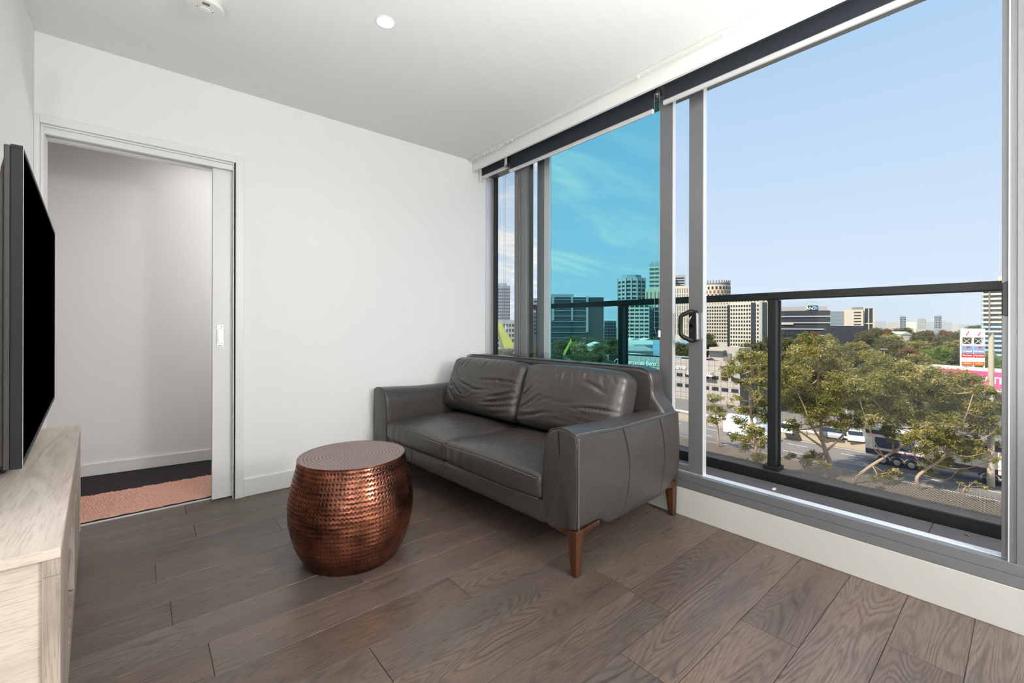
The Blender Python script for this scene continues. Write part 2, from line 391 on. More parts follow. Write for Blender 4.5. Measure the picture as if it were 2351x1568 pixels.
m=MB(); m.box(XW+.012,2.96,YB,D,-.1,.1635)
m.box(XW+.012,2.96,YB,-2.6,.1635,ZC)
struct(m.build('wall_right','wall'),'low wall under the window line','wall')
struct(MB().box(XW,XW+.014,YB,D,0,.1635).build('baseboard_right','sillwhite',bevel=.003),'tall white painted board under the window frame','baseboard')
struct(MB().box(.92,XW,D-.013,D,0,.115).build('baseboard_back','trim',bevel=.004),'white skirting along the end wall','baseboard')
# architrave round the sliding door
m=MB(); m.box(0,.021,D-.014,D,0,2.182).box(.874,.92,D-.014,D,0,2.182).box(.021,.874,D-.014,D,2.137,2.182)
struct(m.build('trim_1','trim',bevel=.002),'white architrave around the sliding door opening','door frame')
m=MB(); m.box(.021,.033,D,D+.125,0,2.125).box(.862,.874,D,D+.03,0,2.137).box(.021,.874,D+.001,D+.03,2.126,2.137)
m.box(.022,.866,D+.012,D+.035,2.092,2.126).box(.022,.866,D+.085,D+.13,2.088,2.137).box(.02,.87,D+.036,D+.085,2.112,2.137)
struct(m.build('trim_2','trim',bevel=.001),'white jamb linings and head track cover of the sliding door','door frame')
struct(MB().box(.03,.9,D+.088,D+.105,-.01,.004).build('trim_3','alulight'),'pale metal threshold strip below the sliding door','threshold')
d2=empty('door_2','white sliding cavity door pushed almost fully into the end wall','door',(0,0,0),kind='structure')
MB().box(.757,1.62,D+.042,D+.080,.008,2.108).build('door_leaf','trim',d2,bevel=.002)
fp=MB(); fp.box(.779,.815,D+.0385,D+.043,.965,1.105); h=fp.build('flush_pull','satin',d2,bevel=.001)
def ring(mb,cx,cz,w,hh,y,r):
    pts=[]
    for k in range(33):
        a=2*PI*k/32; x=math.cos(a)*w; z=math.sin(a)*w+(hh if math.sin(a)>=0 else -hh); pts.append((cx+x,y,cz+z))
    mb.tube(pts,r,6,cap=False)
rg=MB(); ring(rg,.797,1.035,.012,.036,D+.038,.0012); rg.build('recess_rim','blackpl',h,smooth=9)
rg=MB(); rg.box(.787,.807,D+.0375,D+.0395,1.003,1.067); rg.build('recess','satin',h,bevel=.004)
rg=MB(); rg.box(.783,.811,D+.0375,D+.039,.972,.976).box(.799,.811,D+.0375,D+.039,1.092,1.096); rg.build('slot','blackpl',h)
# bedroom beyond
m=MB(); fl=lambda x:4.452-.13*x
m.add([(-1.2,fl(-1.2),-.1),(2.2,fl(2.2),-.1),(2.2,fl(2.2),ZC),(-1.2,fl(-1.2),ZC),(-1.2,4.8,-.1),(2.2,4.8,-.1),(2.2,4.8,ZC),(-1.2,4.8,ZC)],
      [(0,1,2,3),(7,6,5,4),(0,3,7,4),(1,5,6,2),(3,2,6,7),(0,4,5,1)])
struct(m.build('wall_bedroom','wall'),'plain wall of the room beyond the sliding door','wall')
m=MB(); t=.014
m.add([(-1.2,fl(-1.2)-t,0),(2.2,fl(2.2)-t,0),(2.2,fl(2.2)-t,.088),(-1.2,fl(-1.2)-t,.088),(-1.2,fl(-1.2),0),(2.2,fl(2.2),0),(2.2,fl(2.2),.088),(-1.2,fl(-1.2),.088)],
      [(0,1,2,3),(7,6,5,4),(0,3,7,4),(1,5,6,2),(3,2,6,7),(0,4,5,1)])
struct(m.build('baseboard_bedroom','trim',bevel=.003),'white skirting of the room beyond the sliding door','baseboard')
struct(MB().box(-1.35,-1.2,D+.14,4.8,-.1,ZC).box(2.2,2.35,D+.14,4.8,-.1,ZC).build('wall_bedroom_side','wall'),'side walls of the room beyond','wall')
struct(MB().box(-1.35,2.35,D+.145,4.8,ZC,ZC+.2).build('ceiling_bedroom','ceil'),'ceiling of the room beyond','ceiling')
m=MB(); m.box(-1.35,-.15,D,D+.14,-.1,ZC)
struct(m.build('wall_bedroom_front','wall'),'return wall of the room beyond','wall')
struct(MB().box(-1.2,2.2,3.37,4.5,-.1,-.002).build('floor_bedroom','carpet'),'black carpet of the room beyond the sliding door','floor')
# shag rug
def rug():
    nx,ny=420,150; X=np.linspace(-.15,1.0,nx); Y=np.linspace(0,.475,ny); A,B=np.meshgrid(X,Y,indexing='ij')
    s=.0135; row=np.floor(B/s); ax=(A/s+.5*(row%2)+.35*np.sin(row*7.3+np.floor(A/s)*3.1)); 
    fx=(ax-np.floor(ax)-.5)*2; fy=(B/s-row-.5)*2; hh=np.sqrt(np.clip(1-fx**2*.9,0,1))*np.sqrt(np.clip(1-fy**2*.9,0,1))
    rnd=(np.sin(np.floor(ax)*12.9898+row*78.233)*43758.5)%1
    Z=.006+.011*hh*(.6+.6*rnd)+.003*np.sin(A*9)*np.sin(B*20)
    e=np.minimum(np.minimum(B,.475-B),np.minimum(A+.15,1-A)); Z*=np.clip(e/.012,0.05,1)**.5
    yy=3.402+B+.004*np.sin(A*60)
    V=np.stack([A,yy-.035*A*(B/.475)+.012*(B/.475),Z],-1).reshape(-1,3)
    return arr('shag_rug',V,gridQ(nx,ny),'rug',smooth=9)
tag(rug(),'pink looped shag rug on black carpet beyond the sliding door','rug')
# ================================================================= WINDOW WALL
# sill frame, head frame, end jambs
m=MB(); m.box(XW,2.93,-2.6,D,.1637,.2072).box(XW-.0015,2.866,-2.6,D,.2085,.250).box(2.93,3.02,-2.6,D,.10,.2)
struct(m.build('trim_4','alu',bevel=.0012),'grey aluminium sill frame running under the windows','window sill')
struct(MB().box(2.866,2.912,-2.6,D,.209,.2515).build('trim_5','alulight',bevel=.001),'bright aluminium door track on top of the sill','door track')
struct(MB().box(XW,2.96,-2.6,D,2.49,ZC).build('trim_6','alu'),'grey aluminium head frame above the windows','window head')
m=MB(); m.box(2.857,2.96,D-.006,D-.002,.25,2.49); struct(m.build('trim_7','alulight'),'aluminium end jamb beside the end wall, coloured pale for the sky light','window jamb')  # pale colour stands in for sky light on the grey frame
w1=empty('window_1','narrow fixed window pane beside the end wall','window',kind='structure')
MB().box(2.945,2.965,3.212,3.2575,.25,2.49).build('gasket','aludark',w1)
m=MB(); m.box(XW,2.865,2.735,2.822,.25,2.49).box(XW-.006,2.86,2.742,2.757,.25,2.49).box(XW-.004,2.86,2.762,2.772,.25,2.49).box(XW-.006,2.865,2.665,2.731,.25,2.49)
m.build('mullion','alu',w1,bevel=.0015)
MB().box(2.865,2.90,2.66,2.80,.25,2.49).build('mullion_gasket','aludark',w1)
MB().box(2.950,2.956,2.80,3.212,.25,2.49).build('glass','clear',w1)
w2=empty('window_2','wide fixed window pane behind the sofa, mostly teal tinted','window',kind='structure')
m=MB(); m.box(XW,2.866,1.372,1.455,.25,2.49); m.build('mullion','alu',w2,bevel=.0015)
MB().box(2.8345,2.8665,1.3705,1.3722,.25,2.49).build('mullion_edge','alulight',w2)
MB().box(2.842,2.848,1.455,2.404,.25,2.49).build('tinted_glass','teal',w2)
MB().box(2.842,2.848,2.405,2.665,.25,2.49).build('glass','clear',w2)
m=MB(); m.box(2.8415,2.8485,2.401,2.4045,.25,2.49); m.build('glass_edge','alulight',w2)
m=MB(); m.box(2.915,2.93,2.548,2.628,.25,2.49).box(2.912,2.915,2.575,2.583,.25,2.49); m.build('outer_stile','alu',w2,bevel=.002)
m=MB(); m.box(2.915,2.93,2.487,2.546,.25,2.49); m.build('outer_stile_edge','alulight',w2)
# sliding door leaf
d1=empty('door_1','grey framed glass balcony door slid half way open','door',kind='structure')
m=MB(); m.box(2.868,2.91,1.204,1.288,.2515,2.49); st=m.build('stile','alu',d1,bevel=.0012)
MB().box(2.8705,2.9095,1.2025,1.2045,.2515,2.49).build('stile_edge','alulight',st)
MB().box(2.886,2.892,1.288,1.40,.28,2.49).build('glass','clear',d1)
MB().box(2.872,2.906,1.288,1.372,.2515,.285).build('bottom_rail','alu',d1)
hd=empty('door_handle',loc=(2.866,1.245,1.105)); hd.parent=d1
# plate and D-grip (grip leans into the room, towards +y side)
pz=[(-.020,-.085),(.010,-.090),(.026,-.082),(.028,.078),(.020,.092),(-.012,.092),(-.022,.07)]
m=MB(); m.prism([(y,z) for y,z in pz],-.03,0,'x'); m.build('handle_plate','blackpl',hd,bevel=.004,seg=3)
m=MB(); m.prism([(-.028,-.074),(-.019,-.078),(-.018,.078),(-.026,.074)],-.034,-.004,'x'); m.build('chrome_strip','chrome',hd,bevel=.003,seg=3)
gp=[(-.020,.0,.085),(-.036,.018,.084),(-.052,.052,.066),(-.056,.060,.056),(-.057,.062,.0),(-.056,.060,-.046),(-.052,.052,-.058),(-.036,.018,-.078),(-.020,.0,-.082)]
m=MB(); m.tube(gp,[.013]*9,10); m.build('grip','blackpl',hd,smooth=9)
m=MB(); m.lathe([(.009,-.034),(.009,-.030)],20,(0,.008,.004),axis='x'); m.build('key_cylinder','chrome',hd,smooth=.6)
m=MB(); m.box(-.045,-.028,.008,.020,-.034,-.022); m.build('latch_lever','blackpl',hd,bevel=.003)
m=MB(); m.tube([(-.034,.004,.062),(-.045,.012,.045),(-.036,.02,.012)],[.004]*3,6); m.build('thumb_turn','chrome',hd,smooth=9)
# right jamb, and an unseen next bay added for daylight
w3=empty('window_3','right door jamb and an unseen window bay added for daylight','window',kind='structure')
m=MB(); m.box(2.866,2.912,.048,.066,.25,2.49).box(XW+.006,2.866,-.02,.0485,.25,2.49).box(XW-.001,XW+.0065,-.18,.028,.208,2.49)
m.build('jamb','alu',w3,bevel=.0012)
m=MB(); m.box(XW+.0045,XW+.0075,.0455,.0490,.25,2.49); m.build('jamb_edge','alulight',w3)
m=MB(); m.box(XW,2.90,-1.30,-1.22,.25,2.49).box(XW,2.90,-2.6,-2.52,.25,2.49); m.build('mullion','alu',w3)
MB().box(2.868,2.874,-1.22,-.18,.25,2.49).build('glass','clear',w3); MB().box(2.868,2.874,-2.52,-1.3,.25,2.49).build('glass','clear',w3)
m=MB(); m.box(2.858,2.905,.049,.0615,.0,0); 
lk=MB(); lk.prism([(.048,1.145),(.066,1.15),(.066,1.262),(.060,1.270),(.048,1.274)],2.84,2.862,'x'); lk.build('latch_keeper','charcoal',w3,bevel=.003)
# pelmet, curtain track, blinds
struct(MB().box(2.7017,2.716,-2.6,D,2.506,ZC).box(2.7005,2.722,-2.6,D,2.502,2.508).build('trim_8','ceil',bevel=.001),'white pelmet board along the top of the windows','pelmet')
ct=empty('curtain_track','slim white ceiling curtain track with small gliders above the windows','curtain track')
m=MB(); m.box(2.655,2.680,-2.6,D-.002,2.588,ZC).box(2.650,2.655,-2.6,D-.002,2.590,2.594).box(2.680,2.685,-2.6,D-.002,2.590,2.594); m.build('rail','whitepl',ct)
gl=MB(); gl.box(2.662,2.672,-.006,.006,2.575,2.588).tube([(2.667,0,2.576),(2.667,.005,2.568),(2.667,0,2.562),(2.667,-.004,2.567)],.0014,6)
g0=gl.build('glider','whitepl',ct); ys=[3.24+-.018*i for i in range(9)]+[3.05,3.03,2.93]+[2.90-.016*i for i in range(8)]+[2.72,2.71,2.66,1.50,1.0,.62]
g0.location.y=ys[0]
for y in ys[1:]:
    g=g0.copy(); C.objects.link(g); g.location.y=y
def chain(mb,pts,step=.0062,r=.0023):
    pts=[Vector(p) for p in pts]; L=0
    mb.tube(pts,.0007,5)
    acc=0
    for a,b in zip(pts,pts[1:]):
        d=(b-a).length; k=acc
        while k<d:
            c=a+(b-a)*(k/d); vs=[c+Vector(v)*r for v in ((1,0,0),(-1,0,0),(0,1,0),(0,-1,0),(0,0,1),(0,0,-1))]
            mb.add(vs,[(0,2,4),(2,1,4),(1,3,4),(3,0,4),(2,0,5),(1,2,5),(3,1,5),(0,3,5)]); k+=step
        acc=k-d
def blind(label,y0,y1,zb,chain_y=None,cz=1.08):
    b=empty('roller_blind',label,'blind',(2.8,(y0+y1)/2,zb),group='dark roller blinds rolled up above the windows'); h=(y1-y0)/2
    m=MB(); m.box(-.0006,.0006,-h,h,.01,2.57-zb); m.build('fabric','blind',b)
    m=MB(); m.prism([(-.006,0),(.006,0),(.009,.006),(.009,.024),(.004,.03),(-.004,.03),(-.009,.024),(-.009,.006)],-h,h,'y'); br=m.build('bottom_rail','alulight',b,bevel=.0015)
    for s in (-1,1):
        m=MB(); m.prism([(-.008,.003),(.008,.003),(.008,.027),(-.008,.027)],s*h,s*(h+.003),'y'); m.build('end_cap','whitepl',br)
    m=MB(); m.lathe([(.028,-h),(.028,h)],20,(0,0,0),axis='y'); t=m.build('roller_tube','blind',b,smooth=.6); t.location=(.0,0,2.568-zb)
    return b
b1=blind('short dark roller blind in the corner beside the end wall',2.885,3.245,2.448)
b2=blind('dark roller blind above the teal pane',1.485,2.842,2.402)
b3=blind('long dark roller blind above the open balcony door',-1.2,1.408,2.425)
m=MB(); m.box(-.03,.03,3.2475-b1.location.y,3.25-b1.location.y,-.02,.14); m.build('end_bracket','whitepl',b1)
m=MB(); m.box(-.035,-.03,2.848-b1.location.y,2.876-b1.location.y,.02,.12); m.build('end_bracket','whitepl',b1,bevel=.004)
def chainset(par,y,z0,z1,w,x=2.765):
    o=Vector(par.location)
    m=MB(); pts1=[Vector((x,y+w,z0))-o,Vector((x,y+w*.9,(z0+z1)/2))-o,Vector((x,y+.012,z1+.05))-o,Vector((x,y+.002,z1+.005))-o,Vector((x,y-w*.4,z1-.008))-o,Vector((x,y-w,z1+.015))-o,Vector((x,y-w,(z0+z1)/2))-o,Vector((x,y-w,z0))-o]
    chain(m,pts1); m.build('bead_chain','chain',par)
    m=MB(); m.lathe([(.021,-.010),(.021,-.004),(.013,-.003),(.013,.003),(.021,.004),(.021,.010)],24,tuple(Vector((x+.02,y,z0+.0))-o),axis='y'); m.build('chain_wheel','satin',par,smooth=.6)
    m=MB(); m.box(*[v for k,(a,bb) in enumerate(((x-.006,x+.006),(y-w-.008,y-w+.004),(z1-.005,z1+.035))) for v in (a-o[k],bb-o[k])]); m.build('chain_tensioner','whitepl',par,bevel=.003)
chainset(b2,1.435,2.50,1.045,.017)
chainset(b1,2.868,2.47,1.075,.012)
# ================================================================= CEILING THINGS
sd=empty('smoke_detector','round white smoke detector on the ceiling','smoke detector',(.640,2.452,ZC))
MB().lathe([(.066,0),(.068,-.012),(.064,-.016)],48).build('base','whitepl',sd,smooth=.5)
MB().lathe([(.058,-.016),(.075,-.022),(.0775,-.030),(.070,-.040),(.045,-.043),(.001,-.0435)],64).build('cover','whitepl',sd,smooth=.5)
MB().lathe([(.022,-.043),(.022,-.046),(.018,-.0475),(.001,-.0475)],32).build('test_button','whitepl',sd,smooth=.5)
m=MB()
for k in range(5): m.box(-.014,.014,-.042-.0035*k,-.0405-.0035*k,-.0445,-.0425)
m.build('vent_grille','concdark',sd)
for q in ((-.03,-.008,0),(.03,-.004,0)): MB().lathe([(.0018,-.0452),(.0018,-.0425)],8,q).build('indicator_hole','dark',sd)
def downlight(x,y,label,power):
    o=empty('downlight',label,'light',(x,y,ZC),group='recessed ceiling downlights')
    MB().lathe([(.046,0),(.046,-.003),(.041,-.004),(.0385,-.0005)],40).build('trim_ring','whitepl',o,smooth=.6)
    MB().lathe([(.0385,-.0006),(.001,-.0008)],40).build('lamp','lamp',o)
    l=bpy.data.lights.new('downlight_glow','SPOT'); l.energy=power*1.0; l.shadow_soft_size=.04; l.spot_size=2.7; l.spot_blend=.9; l.color=(1,.965,.93)
    lo=bpy.data.objects.new('downlight_glow',l); C.objects.link(lo); lo.parent=o; lo.location=(0,0,-.012)
    return o
def pendant(x,y,z,label,e,r=.16):  # out-of-view glowing globe, added to light the room
    o=empty('fill_pendant',label,'lamp',(x,y,ZC),group='globe fill lights added out of view')
    MB().lathe([(.05,0),(.05,-.02),(.01,-.03)],24).build('ceiling_rose','whitepl',o,smooth=.6); MB().tube([(0,0,-.02),(0,0,z-ZC+r)],.003,6).build('cord','blackpl',o)
    MB().lathe([(.03,z-ZC+r+.02),(.03,z-ZC+r-.02)],20).build('cap','satin',o)
    MB().lathe([(r*math.sin(a),z-ZC-r*math.cos(a)) for a in np.linspace(.05,PI-.15,20)],36).build('globe',emis('fill_globe_glow',(1,.985,.97,1),e/(4*PI*PI*r*r)),o,smooth=9)
LP=DL=30
downlight(1.333,2.046,'small bright recessed downlight in the white ceiling',26)
for x,y in ((1.333,-.35),(1.333,-1.7),(1.333,-3.0)):  # unseen downlights added as fill for the room
    downlight(x,y,'small recessed fill downlight added behind the viewpoint, out of view',18)
downlight(.75,3.95,'small recessed downlight in the room beyond the sliding door',14)
pendant(1.5,3.9,1.7,'globe fill light added in the room beyond the sliding door, hidden by the wall',16)  # hidden globe added to brighten the far room's wall
# unseen ceiling panel added behind the viewpoint as fill light
lp=empty('fill_light_panel','flat square fill light panel added on the ceiling behind the viewpoint','light',(2.1,-1.7,ZC))
MB().box(-.62,.62,-.62,.62,-.03,0).build('housing','whitepl',lp); MB().box(-.6,.6,-.6,.6,-.033,-.0301).build('diffuser',emis('fill_panel_glow',(1,.97,.93,1),2),lp)
l=bpy.data.lights.new('fill_panel_light','AREA'); l.size=1.15; l.energy=30; l.color=(1,.985,.97); lo=bpy.data.objects.new('fill_panel_light',l); C.objects.link(lo); lo.parent=lp; lo.location=(0,0,-.036)
pendant(2.2,-1.35,1.7,'globe fill light added behind the viewpoint close to the windows',125)
pendant(2.3,-2.3,1.75,'globe fill light added at the rear of the room',70)
def uplighter(x,y,label,e,hh=.42):  # unseen floor lamp added to brighten ceiling and walls
    o=empty('fill_uplighter',label,'lamp',(x,y,0),group='floor fill lights added behind the viewpoint')
    MB().lathe([(.14,0),(.14,.02),(.02,.03)],32).build('base','satin',o,smooth=.6); MB().lathe([(.012,.02),(.012,hh-.08)],12).build('pole','satin',o,smooth=.6)
    MB().lathe([(.02,hh-.1),(.12,hh),(.125,hh),(.03,hh-.105)],32).build('bowl','whitepl',o,smooth=.6)
    l=bpy.data.lights.new('fill_uplight','SPOT'); l.energy=e; l.shadow_soft_size=.06; l.spot_size=2.6; l.spot_blend=1; l.color=(1,.995,.99); lo=bpy.data.objects.new('fill_uplight',l); C.objects.link(lo); lo.parent=o; lo.location=(0,0,hh+.02); lo.rotation_euler=(PI,0,0)
uplighter(2.3,-.35,'slim floor uplighter added as fill behind the viewpoint beside the windows',55)
uplighter(1.2,-1.5,'slim floor uplighter added as fill at the rear of the room',205)
uplighter(.32,-.42,'slim floor uplighter added as fill behind the viewpoint beside the left wall',380)
# ================================================================= SOFA
SL=1.945
sofa=empty('leather_sofa','charcoal grey leather two seat sofa under the windows','sofa',(1.866,1.268,0),math.radians(3))
def arm(flip):
    n=46
    sec=np.array([(.03,.20),(.004,.21),(-.002,.26),(-.004,.34),(-.006,.42),(-.004,.50),(-.001,.57),(.0015,.612),(.005,.6235),(.02,.631),(.05,.6415),(.085,.645),(.12,.641),(.152,.627),(.176,.603),(.19,.57),(.197,.52),(.202,.45),(.205,.35),(.206,.22),(.2,.19),(.15,.185)])
    t=np.linspace(0,1,len(sec)); tt=np.linspace(0,1,60)
    sy=np.interp(tt,t,sec[:,0]); sz=np.interp(tt,t,sec[:,1])
    xs=np.concatenate([[0,.002,.006],np.linspace(.016,.93,n),[.955,.966,.972]])
    V=[]
    for x in xs:
        e=0
        if x<.012: e=.012-math.sqrt(max(0,.012**2-(.012-x)**2))
        if x>.93: e=(.03-math.sqrt(max(0,.03**2-(x-.93)**2*.5)))*.8
        cy,cz=.1,.42
        zt=-.018*ss(0,.4,x)+.004*ss(.75,.97,x)
        z=sz+zt*ss(.3,.6,sz)
        # underside line: raised over the leg brackets, sagging between them
        zb=.205-.048*ss(.17,.26,x)*(1-ss(.74,.9,x))+.035*ss(.86,.97,x)
        z=np.where(sz<.3,zb+(z-.2)*(.3-zb)/(.1),z)
        y=sy-.014*np.sin(PI*min(1,x/.97))*np.sin(PI*np.clip((sz-.2)/.42,0,1))*(sy<.05)
        y=np.where(sy<cy,y+e,y-e); z=z-e*(z>.5)
        V.append(np.stack([np.full(60,x),y,z],-1))
    V=np.array(V); k=len(xs)
    if flip: V[...,1]=SL-V[...,1]
    Q=gridQ(k,60,True); caps=[]
    V=V.reshape(-1,3)
    # end caps as fans
    cv=[V[:60].mean(0),V[-60:].mean(0)]; V=np.concatenate([V,cv]); a=k*60
    f=[tuple(q) for q in Q]+[(a,i,(i+1)%60) for i in range(60)]+[(a+1,(k-1)*60+(i+1)%60,(k-1)*60+i) for i in range(60)]
    me=bpy.data.meshes.new('armrest'); me.from_pydata(V.tolist(),[],f); me.materials.append(M['leather']); fin(me,.9)
    o=link('armrest',me,sofa)
    Y=lambda y:(SL-y) if flip else y
    # piping seams: front panel outline, top outer edge, side panel seams
    m=MB(); front=[(.001,Y(y),z) for y,z in zip(sy,sz) if z>.205 and y<.2055][0:58]
    m.tube([(.004,Y(y),z) for y,z in sec[1:19]],.0028,6)
    m.tube([(x,Y(-.002),.6215-.018*ss(0,.4,x)+.004*ss(.75,.97,x)) for x in np.linspace(.0,.955,24)],.0024,6)
    for x0 in (.36,.72):
        pts=[(x0+.035*math.sin((z-.16)/.46*PI),Y(float(np.interp(z,[.2,.26,.34,.42,.5,.57,.612],[-.0005,-.002,-.004,-.006,-.004,-.001,.0015]))-.014*math.sin(PI*min(1,(x0+.035*math.sin((z-.16)/.46*PI))/.97))*math.sin(PI*min(1,max(0,(z-.2)/.42)))-.0006),z) for z in np.linspace(.205,.605,16)]
        ms=MB(); ms.tube(pts,.0019,5); ms.build('panel_seam','seamdark',o,smooth=9)
    m.build('seam_piping','leather',o,smooth=9)
    m=MB()
    for k in range(60):
        i=k/60; z=.215+i*.40; 
        m.box(.006,.010,min(Y(-.0075),Y(-.0055)),max(Y(-.0075),Y(-.0055)),z,z+.004)
    for k in range(110):
        x=.01+k*.0085; zz=.628-.018*float(ss(0,.4,x)); m.box(x,x+.005,min(Y(.009),Y(.011)),max(Y(.009),Y(.011)),zz-.002,zz+.0012)
    m.build('stitching','thread',o)
    return o
arm(False); arm(True)
# base
m=MB(); V,Q=rbox(.44,(SL-.4)/2+.005,.06,.028,(12,30,4)); V=V+np.array([.452,SL/2,.228]); V[:,0]-=.006*np.sin((V[:,2]-.17)/.12*PI)*(V[:,0]<.1)
bs=arr('seat_base',V,Q,'leather',sofa,smooth=9)
m=MB()
for y in (.62,1.02,1.40): m.tube([(.011,y,.19),(.005,y,.21),(.004,y,.25),(.009,y,.272)],.0016,5)
m.build('seam_piping','leather',bs,smooth=9)
def seat(y0,y1,seed):
    hx,hy,hz=.335,(y1-y0)/2,.062
    V,Q=rbox(hx,hy,hz,.03,(46,56,5))
    u=V[:,0]/hx; v=V[:,1]/hy; top=ss(0,1,V[:,2]/hz)
    puff=.040*(1-np.abs(u)**2.2)*(1-np.abs(v)**2.4)
    V[:,2]+=puff*top
    V[:,2]-=.006*(1-top)*(V[:,2]<0)*(np.abs(v)<.9)
    rr=random.Random(seed); L=[]
    for k in range(26):
        cx=rr.uniform(-.25,.12); cy=rr.uniform(-hy*.85,hy*.85); ln=rr.uniform(.08,.24); an=rr.uniform(-.5,.7)+(.3 if cy>0 else -.2)
        L.append((cx-ln/2*math.cos(an),cy-ln/2*math.sin(an),cx+ln/2*math.cos(an),cy+ln/2*math.sin(an),rr.uniform(-.14,.14),rr.uniform(.0022,.0055),rr.uniform(.0045,.008)))
    V[:,2]+=crease(V[:,:2],L)*top
    # front boxing: soft vertical pulls and bulge
    fr=ss(.75,1,-u); V[:,0]-=fr*(.010*np.cos(V[:,2]/hz*1.4)*(1-v**4)+.0018*np.sin(V[:,1]*70+seed)*np.exp(-((v-.6)/.35)**2))
    V+=np.array([.335-.006,(y0+y1)/2,.345])
    o=arr('seat_cushion',V,Q,'leather',sofa,smooth=9)
    m=MB(); yy=np.linspace(y0+.012,y1-.012,26); cx=-.012
    for z,dz in ((.397,.012),(.292,-.004)):
        m.tube([(cx+.010*(1-((y-(y0+y1)/2)/hy)**4)*-.8+.002,y,z+dz*(1-((y-(y0+y1)/2)/hy)**2)) for y in yy],.0026,6)
    m.tube([(x,y1-.004,.402) for x in np.linspace(0,.5,8)],.0026,6); m.tube([(x,y0+.004,.402) for x in np.linspace(0,.5,8)],.0026,6)
    m.build('welt_piping','leather',o,smooth=9)
    m=MB()
    for y in np.arange(y0+.02,y1-.02,.0095):
        w=1-((y-(y0+y1)/2)/hy)**4; m.box(-.0165-.008*w,-.012-.008*w,y,y+.0055,.387+.012*(1-((y-(y0+y1)/2)/hy)**2),.3885+.012*(1-((y-(y0+y1)/2)/hy)**2))
    m.build('stitching','thread',o); return o
seat(.208,.998,3); seat(1.0,SL-.208,8)
# backrest frame
V,Q=rbox(.073,(SL-.20)/2,.325,.026,(6,80,46)); V+=np.array([.872,SL/2,.537])
z=V[:,2]; near=np.minimum(V[:,1]-.10,SL-.10-V[:,1])
fl_=.012*ss(.86,.78,z)+.075*ss(.74,.60,z); w=ss(.28,.0,near); sg=np.where(V[:,1]<SL/2,-1,1)
V[:,1]+=sg*fl_*w
rnd=ss(.10,.0,near)*ss(.77,.862,z); V[:,2]-=.016*rnd; V[:,0]+=.0*rnd
V[:,0]+=.012*ss(.86,.4,z)*(V[:,0]<.86)*-1*0
bk=arr('backrest_frame',V,Q,'leather',sofa,smooth=9)
m=MB()
def bline(off): 
    pts=[(.803+off,.118,.60),(.800+off,.100,.66),(.798+off,.097,.72),(.799+off,.098,.80),(.802+off,.112,.842),(.806+off,.14,.858)]
    return pts+[(.806+off,y,.8605) for y in np.linspace(.2,SL-.2,12)]+[(x,SL-y,z) for x,y,z in pts[::-1]]
m.tube(bline(0),.003,6); 
for y in (.66,1.30): m.tube([(.805,y,.858),(.83,y,.864),(.92,y,.864)],.0018,5)
m.build('seam_piping','leather',bk,smooth=9)
m=MB()
for z in np.arange(.64,.82,.0095): m.box(.812,.815,.0875,.0925,z,z+.005)
for y in np.arange(.16,SL-.16,.0095): m.box(.818,.820,y,y+.0055,.8625,.8645)
m.build('stitching','thread',bk)
def backc(y0,y1,seed,lines):
    hx,hy,hz=.09,(y1-y0)/2,.208
    V,Q=rbox(hx,hy,hz,.06,(8,84,56))
    u=V[:,1]/hy; v=V[:,2]/hz; fr=ss(-.02,-1,V[:,0]/hx)
    V[:,0]-=fr*.045*(1-np.abs(u)**2.4)*(1-np.abs(v)**2.4)
    V[:,2]+=.014*ss(.5,1,v)*(1-u**2)
    rr=random.Random(seed); L=list(lines)
    for k in range(16):   # gathers falling from the top seam
        a=rr.uniform(-.92,.92)*hy; ln=rr.uniform(.05,.17); L.append((a,hz*.99,a+rr.uniform(-.02,.08)*(1 if rr.random()<.5 else -1),hz-ln,rr.uniform(-.1,.1),rr.uniform(.002,.0052),rr.uniform(.006,.011)))
    for k in range(14):   # fine folds
        a=rr.uniform(-.8,.8)*hy; b=rr.uniform(-.8,.3)*hz; an=rr.uniform(-.7,.2); ln=rr.uniform(.06,.2)
        L.append((a,b,a+ln*math.cos(an),b+ln*math.sin(an),rr.uniform(-.15,.15),rr.uniform(.0012,.003),rr.uniform(.005,.010)))
    d=crease(np.stack([V[:,1],V[:,2]],-1),L); V[:,0]-=d*fr*1.25
    e=ss(.8,1,np.abs(u)); V[:,0]-=.0012*np.sin(V[:,2]*95+seed)*e*fr
    me_=V
    R=Matrix.Rotation(math.radians(19),3,'Y'); V=V@np.array(R).T; V+=np.array([.632,(y0+y1)/2,.632])
    o=arr('back_cushion',V,Q,'leather',sofa,smooth=9)
    m=MB(); loop=[]
    for sgn in (-1,1):
        pts=[Vector((-hx+.03,sgn*(hy-.012),z)) for z in np.linspace(-hz+.03,hz-.035,12)]+[Vector((-hx+.035,sgn*(hy-.03),hz-.012))]
        m.tube([R@p+Vector((.632,(y0+y1)/2,.632)) for p in pts],.0032,6)
    m.build('welt_piping','leather',o,smooth=9); 
    m=MB()
    for z in np.arange(-hz+.05,hz-.05,.0095):
        for sgn in (-1,1):
            p=R@Vector((-hx+.046,sgn*(hy-.004),z))+Vector((.632,(y0+y1)/2,.632)); m.box(p.x,p.x+.004,p.y-.0012,p.y+.0012,p.z,p.z+.005)
    m.build('stitching','thread',o)
    return o
